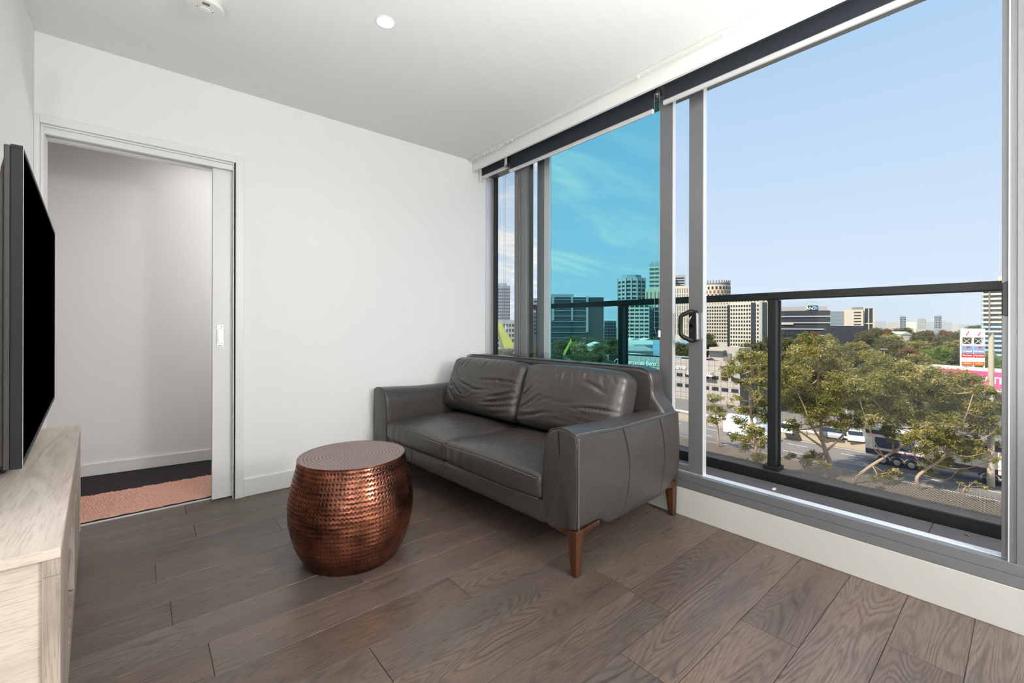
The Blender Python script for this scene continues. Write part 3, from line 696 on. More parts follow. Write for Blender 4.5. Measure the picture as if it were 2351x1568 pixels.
# u is +y (away), so the joint side of the near cushion is +u, of the far cushion -u
backc(.135,.925,5,[(.39,-.16,.10,-.10,.03,.011,.009),(.39,-.12,.16,.00,.03,.010,.008),(.39,-.06,.24,.06,.02,.009,.008),(.39,.0,.30,.10,.01,.006,.008),(-.39,-.03,-.10,-.05,.02,.011,.008),(-.39,-.12,-.12,-.17,-.02,.010,.008),(.20,-.19,-.15,-.17,.03,.008,.009),(-.3,.06,-.12,.12,.04,.004,.012)])
backc(.93,1.765,9,[(-.40,.0,-.14,-.08,-.03,.013,.009),(-.40,-.05,-.10,-.12,-.03,.013,.009),(-.40,-.10,-.04,-.16,-.02,.012,.008),(-.40,-.15,-.14,-.185,-.01,.010,.008),(-.39,.05,-.02,.035,.02,.012,.009),(.37,.03,.14,-.10,.03,.010,.009),(.24,.02,.02,-.03,.04,.009,.009),(.38,-.04,.20,-.16,.02,.010,.009),(.05,-.04,-.12,-.03,.02,.008,.009),(.3,.08,.18,.02,.03,.006,.009)])
# legs with their corner brackets
def leg(x,y,sx,sy):
    """outer corner at (x,y); the leg body extends along sx,sy"""
    m=MB()
    a,b=.052,.033; z1=.203
    oc=(x,y)
    top=[(x,y),(x+sx*a,y),(x+sx*a,y+sy*a),(x,y+sy*a)]; ox,oy=x+sx*.004,y+sy*.004
    bot=[(ox,oy),(ox+sx*b,oy),(ox+sx*b,oy+sy*b),(ox,oy+sy*b)]
    m.add([(p[0],p[1],0) for p in bot]+[(p[0],p[1],.172) for p in top]+[(p[0],p[1],z1) for p in top],
          [(3,2,1,0),(0,1,5,4),(1,2,6,5),(2,3,7,6),(3,0,4,7),(4,5,9,8),(5,6,10,9),(6,7,11,10),(7,4,8,11),(8,9,10,11)])
    L=.17
    m.prism([(x+sx*a*.95,.172),(x+sx*L,.190),(x+sx*(L+.004),.208),(x+sx*a*.95,.203)],y+sy*.001,y+sy*.03,'y')
    m.prism([(y+sy*a*.95,.172),(y+sy*L,.182),(y+sy*(L+.004),.208),(y+sy*a*.95,.203)],x+sx*.001,x+sx*.03,'x')
    return m.build('leg','legwood',sofa,bevel=.004,seg=3)
leg(.004,.002,1,1); leg(.955,.012,-1,1); leg(.004,SL-.002,1,-1); leg(.955,SL-.012,-1,-1)
# ================================================================= COPPER STOOL
st=empty('hammered_copper_stool','round hammered copper drum stool on the floor in front of the sofa','stool',(1.2085,2.129,0))
def drum():
    n=100; rows=23; su,sv=6,6; nu=rows*sv+12; nv=n*su
    prof=[(0,.209),(.004,.2145),(.03,.232),(.08,.2555),(.14,.2745),(.20,.2845),(.26,.287),(.32,.2815),(.38,.268),(.43,.2545),(.468,.246),(.476,.2445)]
    z=np.linspace(0,.476,nu); pz,pr=zip(*prof); 
    from numpy import interp
    r=interp(z,pz,pr); r=np.convolve(np.pad(r,4,'edge'),np.ones(9)/9,'valid')
    th=np.linspace(0,2*PI,nv,endpoint=False)
    Z,T=np.meshgrid(z,th,indexing='ij'); Rr=np.repeat(r[:,None],nv,1)
    row=np.floor((Z-.012)/.0199); fz=((Z-.012)/.0199-row-.5); jit=np.sin(row*12.7)*.5
    wob=.09*np.sin(T*7+row*2.1)+.06*np.sin(T*23+row*5.3)
    a=T/(2*PI)*n+jit; ka=np.floor(a); fa=a-ka-.5
    rnd=(np.sin(ka*12.9898+row*78.233)*43758.5453)%1; rnd2=(np.sin(ka*39.3+row*11.1)*24634.63)%1
    d=np.sqrt((fa+.12*(rnd-.5))**2+((fz+wob+.12*(rnd2-.5))*1.08)**2)
    pit=np.exp(-(d/(.20+.06*rnd))**2)*(.55+.45*rnd2)*((Z>.014)&(Z<.470))
    rim=np.exp(-((d-.36)/.10)**2)
    Rr=Rr-.0032*pit+.0005*rim+.0012*np.sin(T*9+Z*40)*np.sin(Z*31)+.0006*np.sin(Z*2*PI/.0199)
    V=np.stack([Rr*np.cos(T),Rr*np.sin(T),Z],-1).reshape(-1,3)
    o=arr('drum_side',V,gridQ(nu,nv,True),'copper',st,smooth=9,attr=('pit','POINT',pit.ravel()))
    # top
    nr=150; nt=480; r=np.linspace(.0005,.2445,nr); Rg,Tg=np.meshgrid(r,np.linspace(0,2*PI,nt,endpoint=False),indexing='ij')
    s=.0163; ring=np.floor(Rg/s); fr=Rg/s-ring-.5; cnt=np.maximum(3,np.round(2*PI*(ring+.5)*s/.0155)); a=Tg/(2*PI)*cnt+ring*.37; fa=a-np.floor(a)-.5
    d=np.sqrt((fa*.9)**2+(fr*1.5)**2); pit=np.exp(-(d/.30)**2)*(Rg<.238)
    Z=.4775-.0016*pit-.0006*np.cos(fr*2*PI)*0+.0025*np.exp(-((Rg-.2425)/.0022)**2)-.004*ss(.2435,.2445,Rg)
    V=np.stack([Rg*np.cos(Tg),Rg*np.sin(Tg),Z],-1).reshape(-1,3)
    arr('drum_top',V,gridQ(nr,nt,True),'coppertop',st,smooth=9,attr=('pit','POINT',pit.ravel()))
    MB().lathe([(.2425,.4745),(.2462,.4755),(.2475,.4778),(.2462,.4800),(.2440,.4802),(.2425,.4785)],120,cap=False).build('rolled_rim','copper',st,smooth=9)
    MB().lathe([(.20,.006),(.001,.006)],60).build('drum_bottom','copper',st)
drum()
# ================================================================= CONSOLE
cs=empty('tv_console','pale limed oak television console along the left wall','console',(.013,1.42,0))
XN,XF,LC,ZT=.270,.172,1.672,.6       # local right edge near / far, length, height
def xr(y): return XN+(XF-XN)*(y/LC)
def slab(mb,y0,y1,z0,z1,a=0.0,b=0.0,left=0.0,mi=0):
    """box whose right face follows the console front; a = inset of that face, b = start thickness (None: full width)"""
    l0=left if b is None else xr(y0)-b; l1=left if b is None else xr(y1)-b
    vs=[(l0,y0,z0),(xr(y0)-a,y0,z0),(xr(y1)-a,y1,z0),(l1,y1,z0),(l0,y0,z1),(xr(y0)-a,y0,z1),(xr(y1)-a,y1,z1),(l1,y1,z1)]
    mb.add(vs,[(3,2,1,0),(4,5,6,7),(0,1,5,4),(1,2,6,5),(2,3,7,6),(3,0,4,7)],mi)
m=MB(); slab(m,0,LC,ZT-.0215,ZT,0,None); top=m.build('top','oak',cs,bevel=.0012)
m=MB(); slab(m,.010,.012,.0,ZT-.022,.030,None); slab(m,.012,.03,0,ZT-.022,.03,None); ep=m.build('end_panel','oakend',cs)
m=MB(); slab(m,.0,.03,0,ZT-.062,0,.030); slab(m,.0,.03,ZT-.0615,ZT-.0222,0,.030); m.build('end_stile','oakv',cs,bevel=.001)
m=MB(); slab(m,-.003,.0,ZT-.0218,ZT-.0002,0,None); m.build('end_edging','oakend',top,bevel=.0008)
m=MB(); slab(m,.03,LC,.0,.07,.004,None); slab(m,LC-.03,LC,.07,ZT-.022,.0,None); m.build('carcass','oakv',cs)
m=MB(); slab(m,.03,LC-.03,.07,ZT-.0225,.16,.175); m.build('back_panel','blackpl',cs)
m=MB(); slab(m,.03,.34,.07,ZT-.022,0,.022); m.build('front_stile','oakv',cs,bevel=.001)
for y0,y1 in ((.345,.98),(.985,LC-.035)):
    m=MB(); slab(m,y0,y1,.42,ZT-.026,.003,.022); m.build('drawer','oakv',cs,bevel=.0012)
m=MB(); slab(m,.345,LC-.03,.385,.415,.012,.03); m.build('divider_rail','oakv',cs)
m=MB(); slab(m,.98,LC-.035,.075,.38,.003,.022); m.build('door','oakv',cs,bevel=.0012)
m=MB(); slab(m,.345,.975,.22,.24,.012,.16); m.build('shelf','oakv',cs)
# ================================================================= TELEVISION
n0=Vector((.186,1.69,0)); fdir=(Vector((.084,3.18,0))-n0); TL=fdir.length; ang=math.atan2(fdir.y,fdir.x)-PI/2
tv=empty('television','large black flat screen television standing on the pale oak console','television',(n0.x,n0.y,.6),ang)
z0,z1=.131,.971
m=MB(); m.box(-.022,0,0,TL,z0,z0+.014).box(-.022,0,0,TL,z1-.010,z1).box(-.022,0,0,.009,z0+.014,z1-.010).box(-.022,0,TL-.009,TL,z0+.014,z1-.010); m.build('bezel','blackpl',tv,bevel=.0012)
MB().box(-.020,-.0025,.009,TL-.009,z0+.014,z1-.010).build('screen','screen',tv)
MB().box(-.001,.0006,.001,.0035,z0,z1).build('bezel_edge','alulight',tv)
m=MB(); m.box(-.034,-.022,.004,TL-.004,z0,z1-.002); m.prism([(-.034,z0+.01),(-.034,z1-.03),(-.040,z1-.06),(-.045,z1-.12),(-.045,z0+.17),(-.042,z0+.14),(-.068,z0+.10),(-.070,z0+.01)],.015,TL-.015,'y')
m.build('back_cover','tvback',tv,bevel=.004,seg=3)
m=MB(); m.box(-.105,-.055,.52,.98,.02,.80); m.build('mounting_box','blackpl',tv,bevel=.003)
m=MB(); m.prism([(-.075,z0+.02),(-.05,z0+.02),(-.10,.01),(-.125,.01)],.57,.61,'y'); m.build('stand_neck','tvback',tv,bevel=.004)
m=MB(); m.add([( -.110+.032*math.cos(a),.59+.05*math.sin(a),zz) for zz in (0,.012) for a in np.linspace(0,2*PI,24,endpoint=False)],[tuple(range(24))[::-1],tuple(range(24,48))]+[(i,(i+1)%24,(i+1)%24+24,i+24) for i in range(24)]); m.build('stand_foot','blackpl',tv,bevel=.003)
for k in range(2):
    m=MB(); m.tube([(-.09,.55+.02*k,.30),(-.10,.54,.2),(-.095,.58+.03*k,.12),(-.105,.56,.05),(-.10,.60,.015)],.004,6); m.build('cable','blackpl',tv,smooth=9)
# ================================================================= BALCONY
m=MB()
for k in range(12):
    y1=3.3-.6*k; m.box(3.022,3.37,y1-.598,y1,.10,.15)
struct(m.build('balcony_floor','paver',bevel=.002),'dark grey balcony pavers outside the open door','floor')
m=MB(); m.box(2.96,3.52,-3.9,3.3,-.25,.10); struct(m.build('balcony_slab','charcoal'),'dark balcony slab edge','slab')
m=MB(); m.box(3.39,3.52,-3.9,3.3,.10,.2085); kb=struct(m.build('balcony_kerb','charcoal',bevel=.004),'low black kerb under the balcony railing','kerb')
m=MB(); m.box(3.394,3.52,-3.9,3.3,.2087,.2105); m.build('kerb_capping','paver',kb)
br=empty('balcony_railing','black metal balcony railing with clear glass panels outside the windows','railing',(3.45,1.0,.21))
m=MB(); m.box(-.03,.03,-4.9,2.3,1.062,1.108); m.build('handrail','railmetal',br,bevel=.006)
for yy in (1.035,2.165,-.1,-1.4,3.15):
    m=MB(); m.box(-.032,.02,yy-1.0-.024,yy-1.0+.024,0.028,1.062); p=m.build('post','railmetal',br,bevel=.003)
    m=MB(); m.box(-.05,.045,yy-1.0-.045,yy-1.0+.045,0,.028); m.build('base_plate','railmetal',p,bevel=.003)
    m=MB(); m.box(.02,.032,yy-1.0-.032,yy-1.0+.032,.03,1.06); m.build('glass_clamp','railmetal',p)
gp=MB().box(.034,.044,-4.9,2.3,-.02,1.05).build('glass_panel','balglass',br)
# floor of the frit band sits at local z<.03
tag(MB().box(3.235,3.262,.955,.968,.1502,.158).build('timber_offcut','signwhite'),'tiny pale offcut lying on the balcony pavers','debris')
tag(MB().add([(3.30,.168,.1503),(3.325,.175,.153),(3.335,.19,.1503),(3.31,.188,.156),(3.318,.178,.1505),(3.322,.184,.1508)],[(0,1,3),(1,2,3),(0,4,1),(2,5,3)]).build('dry_leaf','brown'),'dry orange leaf on the balcony pavers near the kerb','leaf')
# storeys of the building above and around (keeps the room in its own shade)
struct(MB().box(-8,2.96,-6,6.5,ZC+.45,ZC+6).box(-8,-.15,-6,6.5,GZ,ZC+.25).build('building_mass','concrete'),'storeys of the apartment building above and behind the room','building')
# ================================================================= OUTSIDE
struct(MB().box(20,4000,-3000,3500,GZ-1,GZ-.02).box(5,20,-3000,3500,GZ-1,GZ-.05).build('ground','groundm'),'ground far below','ground')
# road frame: along (mostly) y
RA=G(2066.7,1104.9); RB=G(2304,1144)
rd=(Vector((62.0,28,0))-Vector((62.0,0,0))).normalized(); 
def R2(a,b,z=0): # a along road (+y), b across (away)
    return Vector((60.9+.055*a*0+b,a,GZ+z))
m=MB(); m.box(60.6,71.5,-60,90,GZ-.02,GZ+.02); m.box(71.9,92,-60,90,GZ+.3,GZ+.5); struct(m.build('road','asphalt'),'grey multi lane road below the trees','road')
m=MB(); m.box(60.75,60.9,-60,90,GZ+.02,GZ+.03)
for k in range(-8,16): m.box(63.9,64.03,k*6,k*6+2.6,GZ+.02,GZ+.03); m.box(68.0,68.12,k*6+1,k*6+3.4,GZ+.02,GZ+.03)
m.box(70.8,70.95,-60,90,GZ+.02,GZ+.03); struct(m.build('lane_markings','line'),'white lane lines painted on the road','road marking')
m=MB(); m.box(71.5,71.9,-60,90,GZ,GZ+1.0); struct(m.build('retaining_wall','kerbc'),'low concrete wall along the far side of the road','wall')
gr=empty('guard_rail','thin rail along the top of the low roadside wall','guard rail',(71.4,0,GZ+1))
MB().box(-.05,.05,-60,90,.35,.6).build('beam','truckw',gr)
for k in range(0,22):
    m=MB(); m.box(-.05,.05,-6+k*2,-5.88+k*2,0,.5); m.build('post','concdark',gr)
m=MB(); m.box(71.9,75.5,-60,90,GZ,GZ+.9); m.box(56,60.2,-60,90,GZ-.02,GZ+.1); struct(m.build('verge','dirt'),'brown planted verge behind the roadside wall','verge')
# ---- truck
tk=empty('semi_trailer_truck','long white and navy curtain sided truck on the road','truck',(66.3,0,GZ))
Y1,Y0=12.6,-1.2
m=MB(); m.box(0,2.5,Y0,Y1,1.15,4.1); body=m.build('trailer_body','truckw',tk,bevel=.04)
MB().box(-.02,0,8.3,Y1-.9,1.95,3.15).build('navy_panel','truckb',body)
MB().box(-.02,0,Y0,Y1-.02,3.55,3.95).build('navy_stripe','truckb',body); MB().box(-.02,0,2,Y1-.02,1.16,1.62).build('navy_skirt','truckb',body)
MB().box(-.025,0,Y0,Y1-.02,3.47,3.55).box(-.025,0,Y0,Y1-.02,1.62,1.68).build('red_stripe','red',body)
m=MB(); m.box(.1,2.4,6.5,9.3,4.1,4.3); m.build('roof_spoiler','truckw',body,bevel=.05)
MB().box(.3,2.3,Y0,Y1,.95,1.15).build('chassis','concdark',tk)
wm=MB(); wm.lathe([(.50,0),(.52,.04),(.52,.26),(.5,.3)],24,axis='x'); 
def wheel(parent,loc,r=.52,w=.3):
    m=MB(); m.lathe([(r*.93,0),(r,.04),(r,w-.04),(r*.93,w)],24,axis='x'); o=m.build('wheel','tyre',parent,smooth=.6); o.location=loc
    m=MB(); m.lathe([(r*.58,-.015),(r*.56,-.03),(r*.40,-.01),(r*.3,.0),(r*.22,-.05),(r*.2,-.06),(.001,-.06)],20,axis='x'); m.build('rim','rim',o,smooth=.6); return o
for y in (11.0,9.75,8.5):
    wheel(tk,(.05,y,.52)); wheel(tk,(2.15,y,.52))
    m=MB(); pts=[(.0,y+.66*math.cos(a),.52+.66*math.sin(a)) for a in np.linspace(.1,PI-.1,12)]; m.tube([Vector(p)+Vector((.1,0,0)) for p in pts],.05,6); m.build('mudguard','truckw',tk,smooth=9)
for y in (2.55,1.15):
    wheel(tk,(.05,y,.52)); wheel(tk,(2.15,y,.52))
    m=MB(); pts=[(.1,y+.68*math.cos(a),.52+.68*math.sin(a)) for a in np.linspace(.1,PI-.1,12)]; m.tube(pts,.05,6); m.build('mudguard','truckw',tk,smooth=9)
m=MB(); m.box(.2,2.3,-7.2,3.4,.7,.98); m.build('tractor_chassis','tyre',tk)
m=MB(); m.prism([(-1.7,.7),(-1.7,3.5),(-3.0,3.6),(-3.9,2.6),(-4.2,1.9),(-6.4,1.7),(-6.9,1.5),(-7.0,.6)],.1,2.4,'x'); m.build('cab','truckw',tk,bevel=.06)
MB().box(.09,.1,-3.6,-2.4,2.1,2.9).build('cab_window','win',tk)
wheel(tk,(.05,-5.5,.52)); wheel(tk,(2.15,-5.5,.52))
# ---- white van at left on the road
vn=empty('white_van','white box van on the road behind the left hand tree','van',(66.0,24.6,GZ))
m=MB(); m.box(0,2.1,0,4.6,.55,3.0); m.build('cargo_box','carwhite',vn,bevel=.05)
m=MB(); m.prism([(0,.5),(0,2.3),(-.7,2.2),(-1.3,1.4),(-2.0,1.2),(-2.1,.5)],.05,2.05,'x'); m.build('cab','carwhite',vn,bevel=.05)
MB().box(.03,.05,-1.1,-.2,1.45,2.1).build('cab_window','win',vn)
for y in (3.6,-1.2): wheel(vn,(.0,y,.36),.36,.22); wheel(vn,(1.88,y,.36),.36,.22)
# ---- cars
def car(matn,label,loc,rz,group):
    o=empty('car',label,'car',loc,rz,group=group)
    V=[]; prof=[(-2.15,.35),(-2.2,.7),(-2.05,.95),(-1.5,1.0),(-.9,1.42),(-.2,1.5),(.7,1.45),(1.35,1.02),(2.05,.92),(2.2,.6),(2.15,.35)]
    low=[(-2.15,.3),(-2.2,.62),(-2.1,.92),(-1.5,.98),(1.35,1.0),(2.05,.88),(2.2,.6),(2.15,.3)]
    MB().prism(low,-.88,.88,'y').build('body',matn,o,bevel=.08,seg=3)
    MB().prism([(-1.65,.95),(-.95,1.40),(.62,1.42),(1.35,.98)],-.74,.74,'y').build('windows','win',o,bevel=.05)
    MB().prism([(-1.0,1.39),(-.9,1.47),(.5,1.48),(.68,1.41)],-.72,.72,'y').build('roof',matn,o,bevel=.03)
    for x in (-1.35,1.35):
        for s in (-1,1):
            m=MB(); m.lathe([(.30,-.1),(.32,-.07),(.32,.07),(.30,.1)],16,axis='y'); w=m.build('wheel','tyre',o,smooth=.6); w.location=(x,s*.8,.32)
            m=MB(); m.lathe([(.2,s*.105),(.001,s*.108)],12,axis='y'); m.build('rim','rim',w)
    return o
pc=[('carwhite','white hatchback parked beyond the railing post, leftmost of the parked row',(1812,992)),
    ('cargrey','dark grey car parked behind the big gum trunk',(1892,1000)),('carsilver','silver car parked right of the big gum trunk',(1922,1004)),('carwhite','white car parked just left of the truck',(1962,1010))]
for mt,lb,q in pc:
    p=G(q[0],q[1],GZ+.95); car(mt,lb,(p.x,p.y,GZ+.5 if p.x>75.5 else GZ+.9),random.choice([.1,.3,-.1])+PI*.06,'cars parked beyond the road')
# ---- street poles
def pole(label,px,pybase,pytop,d,r,head=True,matn='pole'):
    p=P(px,pybase,d); zt=zat(pytop,d); o=empty('street_light',label,'street light',(p.x,p.y,GZ))
    h=zt-GZ; MB().lathe([(r*1.25,0),(r,h*.6),(r*.8,h)],12).build('pole',matn,o,smooth=.6)
    if head:
        m=MB(); m.box(-.9,.9,-.25,.25,h-.05,h+.16); hh=m.build('lamp_head','truckw',o,bevel=.05); hh.rotation_euler=(0,0,-YAW)
    return o
pole('tall pale street light beside the right window jamb',2275,1100,760,44,.24)
for i,(px,t,d) in enumerate(((2176,812,150),(2192,815,150),(2270,825,140),(2030,800,135))):
    pole(['short thin pole left of the sign tower','short thin pole just left of the red and blue sign','thin pole at the right beyond the pink billboard','thin double headed pole among the tree tops'][i],px,850,t,d,.1,i==3,'towgrey')
# ---- sign tower
def camrot(): return -YAW
def frame_at(px,d): p=P(px,CY,d); return Vector((p.x,p.y,0))
def text(s,size,matn,parent,loc,rot,depth=.02,align='CENTER'):
    c=bpy.data.curves.new('t','FONT'); c.body=s; c.size=size; c.extrude=depth; c.align_x=align; c.align_y='CENTER'
    c.offset=size*.02
    t=bpy.data.objects.new('t',c); C.objects.link(t); bpy.context.view_layer.update()
    me=bpy.data.meshes.new_from_object(t.evaluated_get(bpy.context.evaluated_depsgraph_get())); bpy.data.objects.remove(t)
    me.materials.clear(); me.materials.append(M[matn]); o=bpy.data.objects.new('lettering',me); C.objects.link(o)
    if parent is not None: o.parent=parent
    o.location=loc; o.rotation_euler=rot; return o
ds=105; sc=ds/F
p=P(2232.5,CY,ds); sg=empty('fuel_sign_tower','tall white sign tower with blue and red panels beside the striped tower','sign',(p.x,p.y,GZ),-YAW-.35)
def Z_(py): return zat(py,ds)-GZ
w=42*sc*.5
m=MB(); 
for x in (-w,-.05,w-.22): m.box(x,x+.22,-.25,.25,0,Z_(753))
m.box(-w,w,-.25,.25,Z_(792),Z_(788)); m.build('frame','signwhite',sg)
MB().box(-w,w,-.3,.3,Z_(772),Z_(752)).build('top_panel','signwhite',sg)
for s in (-1,1):
    m=MB(); c=s*w*.5; m.tube([(c-.25,-.33,Z_(768)),(c+.3,-.33,Z_(758))],.07,6); m.build('red_slash','signred',sg)
    a,b=(-w+.2,-.1) if s<0 else (.2,w-.2)
    m=MB(); m.tube([(a,0,Z_(789)),(b,0,Z_(772))],.05,6).tube([(a,0,Z_(772)),(b,0,Z_(789))],.05,6); m.build('cross_brace','signwhite',sg)
    bl=MB().box(a-.1,b+.1,-.3,.3,Z_(809),Z_(791.5)).build('blue_panel','signblue',sg)
    m=MB(); m.add([(c-.1,-.32,Z_(793)),(c+.75,-.32,Z_(793)),(c-.1,-.32,Z_(798.5)),(c-.1,-.31,Z_(793)),(c+.75,-.31,Z_(793)),(c-.1,-.31,Z_(798.5))],[(0,1,2),(5,4,3),(0,3,4,1),(1,4,5,2),(2,5,3,0)]); m.build('red_flag','signred',bl)
    text('United',.62,'signwhite',bl,(c,-.33,Z_(804)),(PI/2,0,0))
    rp=MB().box(a-.1,b+.1,-.31,.3,Z_(818),Z_(809)).build('red_panel','signred',sg); text('Pie-Face',.52,'signwhite',rp,(c,-.34,Z_(813.5)),(PI/2,0,0))
    MB().box(a-.1,b+.1,-.3,.3,Z_(828),Z_(818.3)).build('white_panel','signwhite',sg)
    MB().box(a-.1,b+.1,-.3,.3,Z_(836),Z_(828.2)).build('orange_panel','orange',sg)
    m=MB(); m.prism([(c+.75*math.cos(t),Z_(833)+.35*math.sin(t)) for t in np.linspace(0,PI,12)],-.34,-.3,'y'); m.build('yellow_arch','yellow',sg)
# ---- billboard building
d0,d1_=92,80
a=P(2088,CY,95); b=P(2330,CY,80); v=(b-a); v.z=0; L=v.length; ang=math.atan2(v.y,v.x)
bb=empty('billboard_building','long low building carrying an orange and pink billboard behind the gum trees','building',(a.x,a.y,GZ),ang)
h1=zat(836,95)-GZ; h0=zat(878,80)-GZ
zt=h1; zl=zt-3.3
MB().box(0,L,.3,8,0,zl).build('wall','roofw',bb)
MB().box(-.2,L,.25,.6,zt-.2,zt+.15).box(-.2,L,6,6.3,zt-.3,zt+.1).build('roof_parapet','roofw',bb)
MB().box(0,L*.285,-.05,.25,zl,zt-.2).build('orange_board','orange',bb)
MB().box(L*.285,L*.29,-.08,.25,zl,zt-.2).build('board_divider','signwhite',bb)
pk=MB().box(L*.29,L,-.05,.25,zl,zt-.2).build('pink_board','pink',bb)
MB().box(L*.3,L,-1.2,.2,zl-1.15,zl-.25).build('blue_canopy','skyblue',bb)
m=MB(); m.lathe([(1.25,-.14),(1.3,-.06)],32,(L*.235,0,zl+1.25),axis='y'); m.build('yellow_disc','yellow',bb)
text('Pie-Face',.85,'signwhite',bb,(L*.09,-.09,zt-.75),(PI/2,0,0)); text('WARD\nTS',.75,'signwhite',bb,(L*.14,-.09,zl+1.2),(PI/2,0,0))
text('BIG',1.75,'signwhite',pk,(L*.395,-.09,zl+1.45),(PI/2,0,0),.04); text('RS',1.5,'signwhite',pk,(L*.69,-.09,zl+1.4),(PI/2,0,0),.04)
text('WITH A',1.75,'signwhite',pk,(L*.86,-.09,zl+1.45),(PI/2,0,0),.04)
MB().box(L*.45,L,-7,.2,4.0,4.4).build('forecourt_roof','roofw',bb)
# ---- buildings
def bld(name,label,pl_,pr_,pt,d,matn,rot=0,depth=20,cat='building',group=None,base=None):
    """front face spans pl_..pr_ at distance d, turned by rot; local x runs along the face, y away"""
    pm=(pl_+pr_)/2; c=frame_at(pm,d); phi=math.atan((pm-1175.5)/F); az=-YAW-phi+rot
    ux,uy=math.cos(az),math.sin(az)
    def hit(px):
        r=ray(px,CY); # cam + r*t = c + u*s
        ax,ay=c.x-CX,c.y; det=r.x*(-uy)-r.y*(-ux); return (r.x*ay-r.y*ax)/det
    s0,s1=sorted((hit(pl_),hit(pr_))); W=s1-s0; c=c+Vector((ux,uy,0))*((s0+s1)/2)
    o=empty(name,label,cat,(c.x,c.y,GZ),az,group=group)
    H=zat(pt,d)-GZ
    MB().box(-W/2,W/2,0,depth,0,H).build('walls',matn,o)
    return o,W,H
def rows(o,W,H,z0,z1,n,bays,fh=.5,fw=.6,matn='win',x0=None,x1=None,y=-.05,name='window_row',hmin=0):
    x0=-W/2 if x0 is None else x0; x1=W/2 if x1 is None else x1; fz=(z1-z0)/n; fx=(x1-x0)/bays
    for i in range(n):
        m=MB(); zc=z0+fz*(i+.5)
        for j in range(bays):
            xc=x0+fx*(j+.5); m.box(xc-fx*fw/2,xc+fx*fw/2,y,.1,zc-fz*fh/2,zc+fz*fh/2)
        m.build(name,matn,o)
def side_rows(o,W,H,depth,z0,z1,n,bays,fh,fw,matn,left=True):
    fz=(z1-z0)/n; fy=depth/bays; x=-W/2 if left else W/2
    for i in range(n):
        m=MB(); zc=z0+fz*(i+.5)
        for j in range(bays):
            yc=fy*(j+.5); m.box(x-.05,x+.05,yc-fy*fw/2,yc+fy*fw/2,zc-fz*fh/2,zc+fz*fh/2)
        m.build('window_row',matn,o)
# round topped apartment tower
c=frame_at(1640,300); R=33*300/F; H=zat(655,300)-GZ; o=empty('round_apartment_tower','round cream apartment tower with a dark crown above the balcony rail','building',(c.x,c.y,GZ))
MB().lathe([(R,0),(R,H)],40).build('walls','cream',o,smooth=.6)
n=9
for i in range(n):
    z=H*.45+i*(H*.54/n); m=MB()
    for k in range(26):
        aa=2*PI*k/26+i*.13; hh=H*.54/n*.72
        m.box(R-.3,R+.15,-.55,.55,z,z+hh,mat=Matrix.Rotation(aa,4,'Z'))
    m.build('window_row','brown' if i%2 else 'win',o)
MB().lathe([(R*1.0,H),(R*1.0,H+1.0),(R*.7,H+1.0)],40).build('roof_slab','concdark',o)
m=MB()
for k in range(34):
    aa=2*PI*k/34; m.box(R-.35,R,-.28,.28,H+1,H+3.0,mat=Matrix.Rotation(aa,4,'Z'))
m.build('crown_fins','concdark',o)
# long white apartments
o,W,H=bld('apartment_building','long cream apartment block with grid windows left of the railing post',1600,1690,697,215,'creamw',.12,12)
rows(o,W,H,H*.30,H*.97,11,16,.56,.6); MB().box(W*.28,W*.42,-.5,0,0,H*.98).build('dark_stair_bay','darkgl',o); MB().box(W*.42,W*.5,-.8,0,0,H).build('grey_pier','towgrey',o)
o,W,H=bld('apartment_building','taller cream apartment block with dark stair bays behind the railing post',1676,1775,692,185,'creamw',-.1,10)
rows(o,W,H,H*.28,H*.97,11,16,.56,.6)
for x in (.0,.26): MB().box(W*x,W*(x+.1),-.4,0,0,H*.99).build('dark_stair_bay','darkgl',o)
MB().box(W*.19,W*.26,-.5,0,0,H*1.03).build('grey_pier','towgrey',o)
o,W,H=bld('apartment_building','beige apartment block rising behind the cream block at the balcony post',1600,1765,684,262,'cream',0,8)
rows(o,W,H,H*.7,H*.98,5,24,.7,.4)
# office with ANZ sign
o,W,H=bld('office_building','dark glass office block with a grey rooftop screen carrying a white lettered sign',1757,1906,712,205,'darkgl',0,12)
for i in range(8):
    z=H-(i+1)*3.1*.95; MB().box(-W/2-.3,W/2+.2,-.5,.3,z,z+.55).build('pale_band','towgrey',o)
MB().box(-W*.3,-W*.05,-.7,.2,H-15.5,H-14.8).box(-W*.3,-W*.05,-.7,.2,H-6.5,H-5.8).build('balcony_band','creamb',o)
MB().box(-W*.46,W*.46,1.5,10,H,H+2.0).build('rooftop_screen','greypan',o)
sgn=MB().box(W*.17,W*.32,1.2,1.5,H-.2,H+2.4).build('sign_board','win',o); text('ANZ',2.0,'signwhite',sgn,(W*.22,1.15,H+1.1),(PI/2,0,0)); m=MB(); m.lathe([(.75,1.2),(.7,1.1),(.001,1.1)],16,(W*.295,0,H+1.1),axis='y'); m.build('blue_disc','skyblue',sgn)
MB().box(-W*.42,-W*.3,3,8,H+2,H+3.4).build('rooftop_plant','concdark',o)
o,W,H=bld('office_building','smooth grey glass office wing right of the dark glass block',1906,1938,713,222,'greygl',.3,12)
rows(o,W,H,H*.5,H*.97,6,1,.12,.98,'towgrey')
o,W,H=bld('office_building','cream office block with a dark framed bay between the dark glass block and the trees',1938,1982,709,240,'cream',0,20)
rows(o,W,H,H*.45,H*.97,8,1,.42,.62,'win',x0=-W*.1); MB().box(-W*.1,W*.5,4,14,H,H+1.4).build('rooftop_plant','concdark',o)
o,W,H=bld('office_building','tall dark windowed office with pale frame lines right of the cream office',1982,2007,706,238,'win',0,18)
